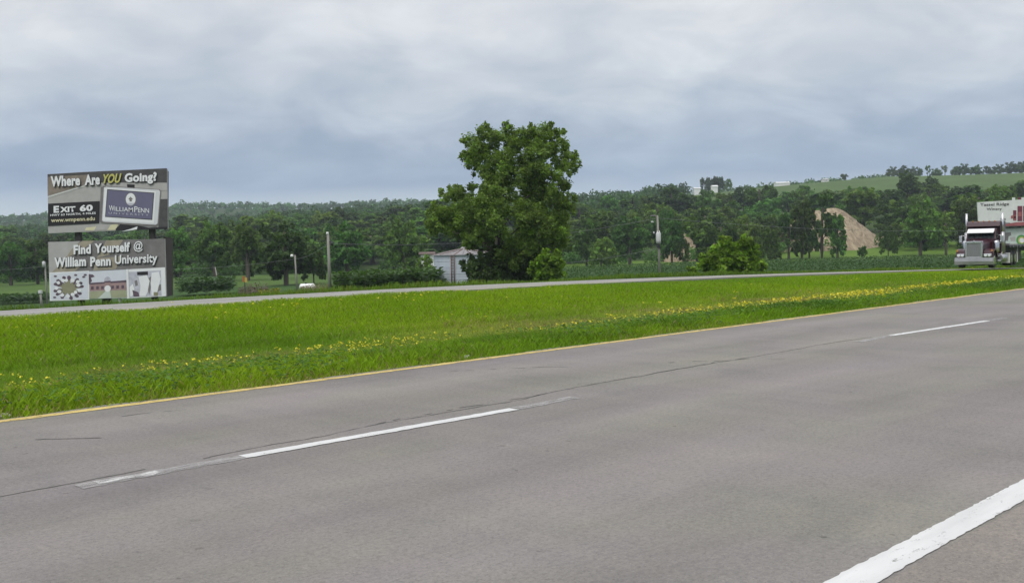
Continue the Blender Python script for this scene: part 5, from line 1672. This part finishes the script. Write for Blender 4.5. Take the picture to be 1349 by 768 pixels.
for x_ in (-6.2, -7.5):
    for s in (-1, 1):
        w_ = MB().tube([(x_, s * .62, .52), (x_, s * 1.20, .52)], .52, 24).build('wheel', MAT['tyre'], tk)
        MB().tube([(x_, s * 1.14, .52), (x_, s * 1.205, .52)], .30, 18).build('rim', MAT['chrome'], w_)
        MB().box(x_ - .9 if x_ < -7 else x_ + .56, x_ - .86 if x_ < -7 else x_ + .60, s * .62 - .0, s * 1.2, .2, .95).build('mud_flap', MAT['lamp_white'], tk)
    MB().tube([(x_, -.6, .52), (x_, .6, .52)], .11, 10).build('axle', MAT['chassis'], tk)
MB().box(-5.9, -4.9, .55, 1.1, .45, .95, .03).build('tool_box', MAT['steel'], tk)
# flatbed trailer coupled behind
tp = empty('flatbed_trailer', (pf.x, pf.y, pf.z), head)
tag(tp, 'dark flatbed trailer coupled behind the maroon truck, cut by the frame edge', 'trailer')
MB().box(-18.5, -5.3, -1.24, 1.24, 1.30, 1.46, .02).build('deck', MAT['chassis'], tp)
for y_ in (-.5, .5):
    MB().box(-18.3, -5.6, y_ - .07, y_ + .07, .98, 1.29).build('frame_rail', MAT['chassis'], tp)
MB().box(-5.36, -5.28, -1.24, 1.24, 1.465, 1.62, .01).build('front_lip', MAT['steel'], tp)
for k in range(9):
    MB().box(-6.6 - k * 1.3, -6.5 - k * 1.3, 1.245, 1.27, 1.32, 1.44).build('stake_pocket', MAT['steel'], tp)
for x_ in (-15.8, -17.1):
    for s in (-1, 1):
        w_ = MB().tube([(x_, s * .62, .50), (x_, s * 1.2, .50)], .50, 22).build('wheel', MAT['tyre'], tp)
        MB().tube([(x_, s * 1.15, .50), (x_, s * 1.205, .50)], .28, 16).build('rim', MAT['lamp_white'], w_)
for s in (-1, 1):
    MB().box(-10.2, -10.05, s * .8 - .07, s * .8 + .07, .35, 1.29).build('landing_leg', MAT['steel'], tp)

# stones on the near edge of the median
MAT['stone'] = solid('pale_stone', (0.42, 0.40, 0.37), 0.9, var=0.25, scale=12, bump=.5)
def stone(label, px, py, r_):
    t_, d_ = td(on_z(px, py)); d_ = max(d_, PAVE + .12)
    x_, y_ = xy(t_, d_)
    bm = bmesh.new(); bmesh.ops.create_icosphere(bm, subdivisions=2, radius=r_)
    rs = random.Random(int(px))
    for v in bm.verts:
        v.co *= rs.uniform(.8, 1.15); v.co.z *= .6; v.co.x *= 1.25
    me = bpy.data.meshes.new('stone'); bm.to_mesh(me); bm.free()
    o_ = link('stone', me, MAT['stone'], loc=(x_, y_, float(ht(x_, y_)) + r_ * .35))
    tag(o_, label, 'stone')
stone('pale stone lying at the yellow line below the yellow flowers', 615, 468, .06)
stone('pale stone in the grass edge toward the frame corner on the left', 5, 545, .06)
stone('flat pale stone at the median edge far along the yellow line', 1122, 402, .10)

# ------------------------------------------------------------------ haze: the damp air of the valley
HZ = MB().box(-4400, 4400, -4400, 4400, -45, 95).mesh('haze')
hm, hn, ho = new_mat('haze_air')
pv = hn.new('ShaderNodeVolumePrincipled')
pv.inputs['Color'].default_value = (0.80, 0.90, 1.0, 1)
pv.inputs['Density'].default_value = 0.00018
pv.inputs['Anisotropy'].default_value = 0.2
hn.link(pv.outputs[0], ho.inputs['Volume'])
hz = link('haze', HZ, hm)
tag(hz, 'thin grey-blue haze over the valley', 'haze', kind='stuff')
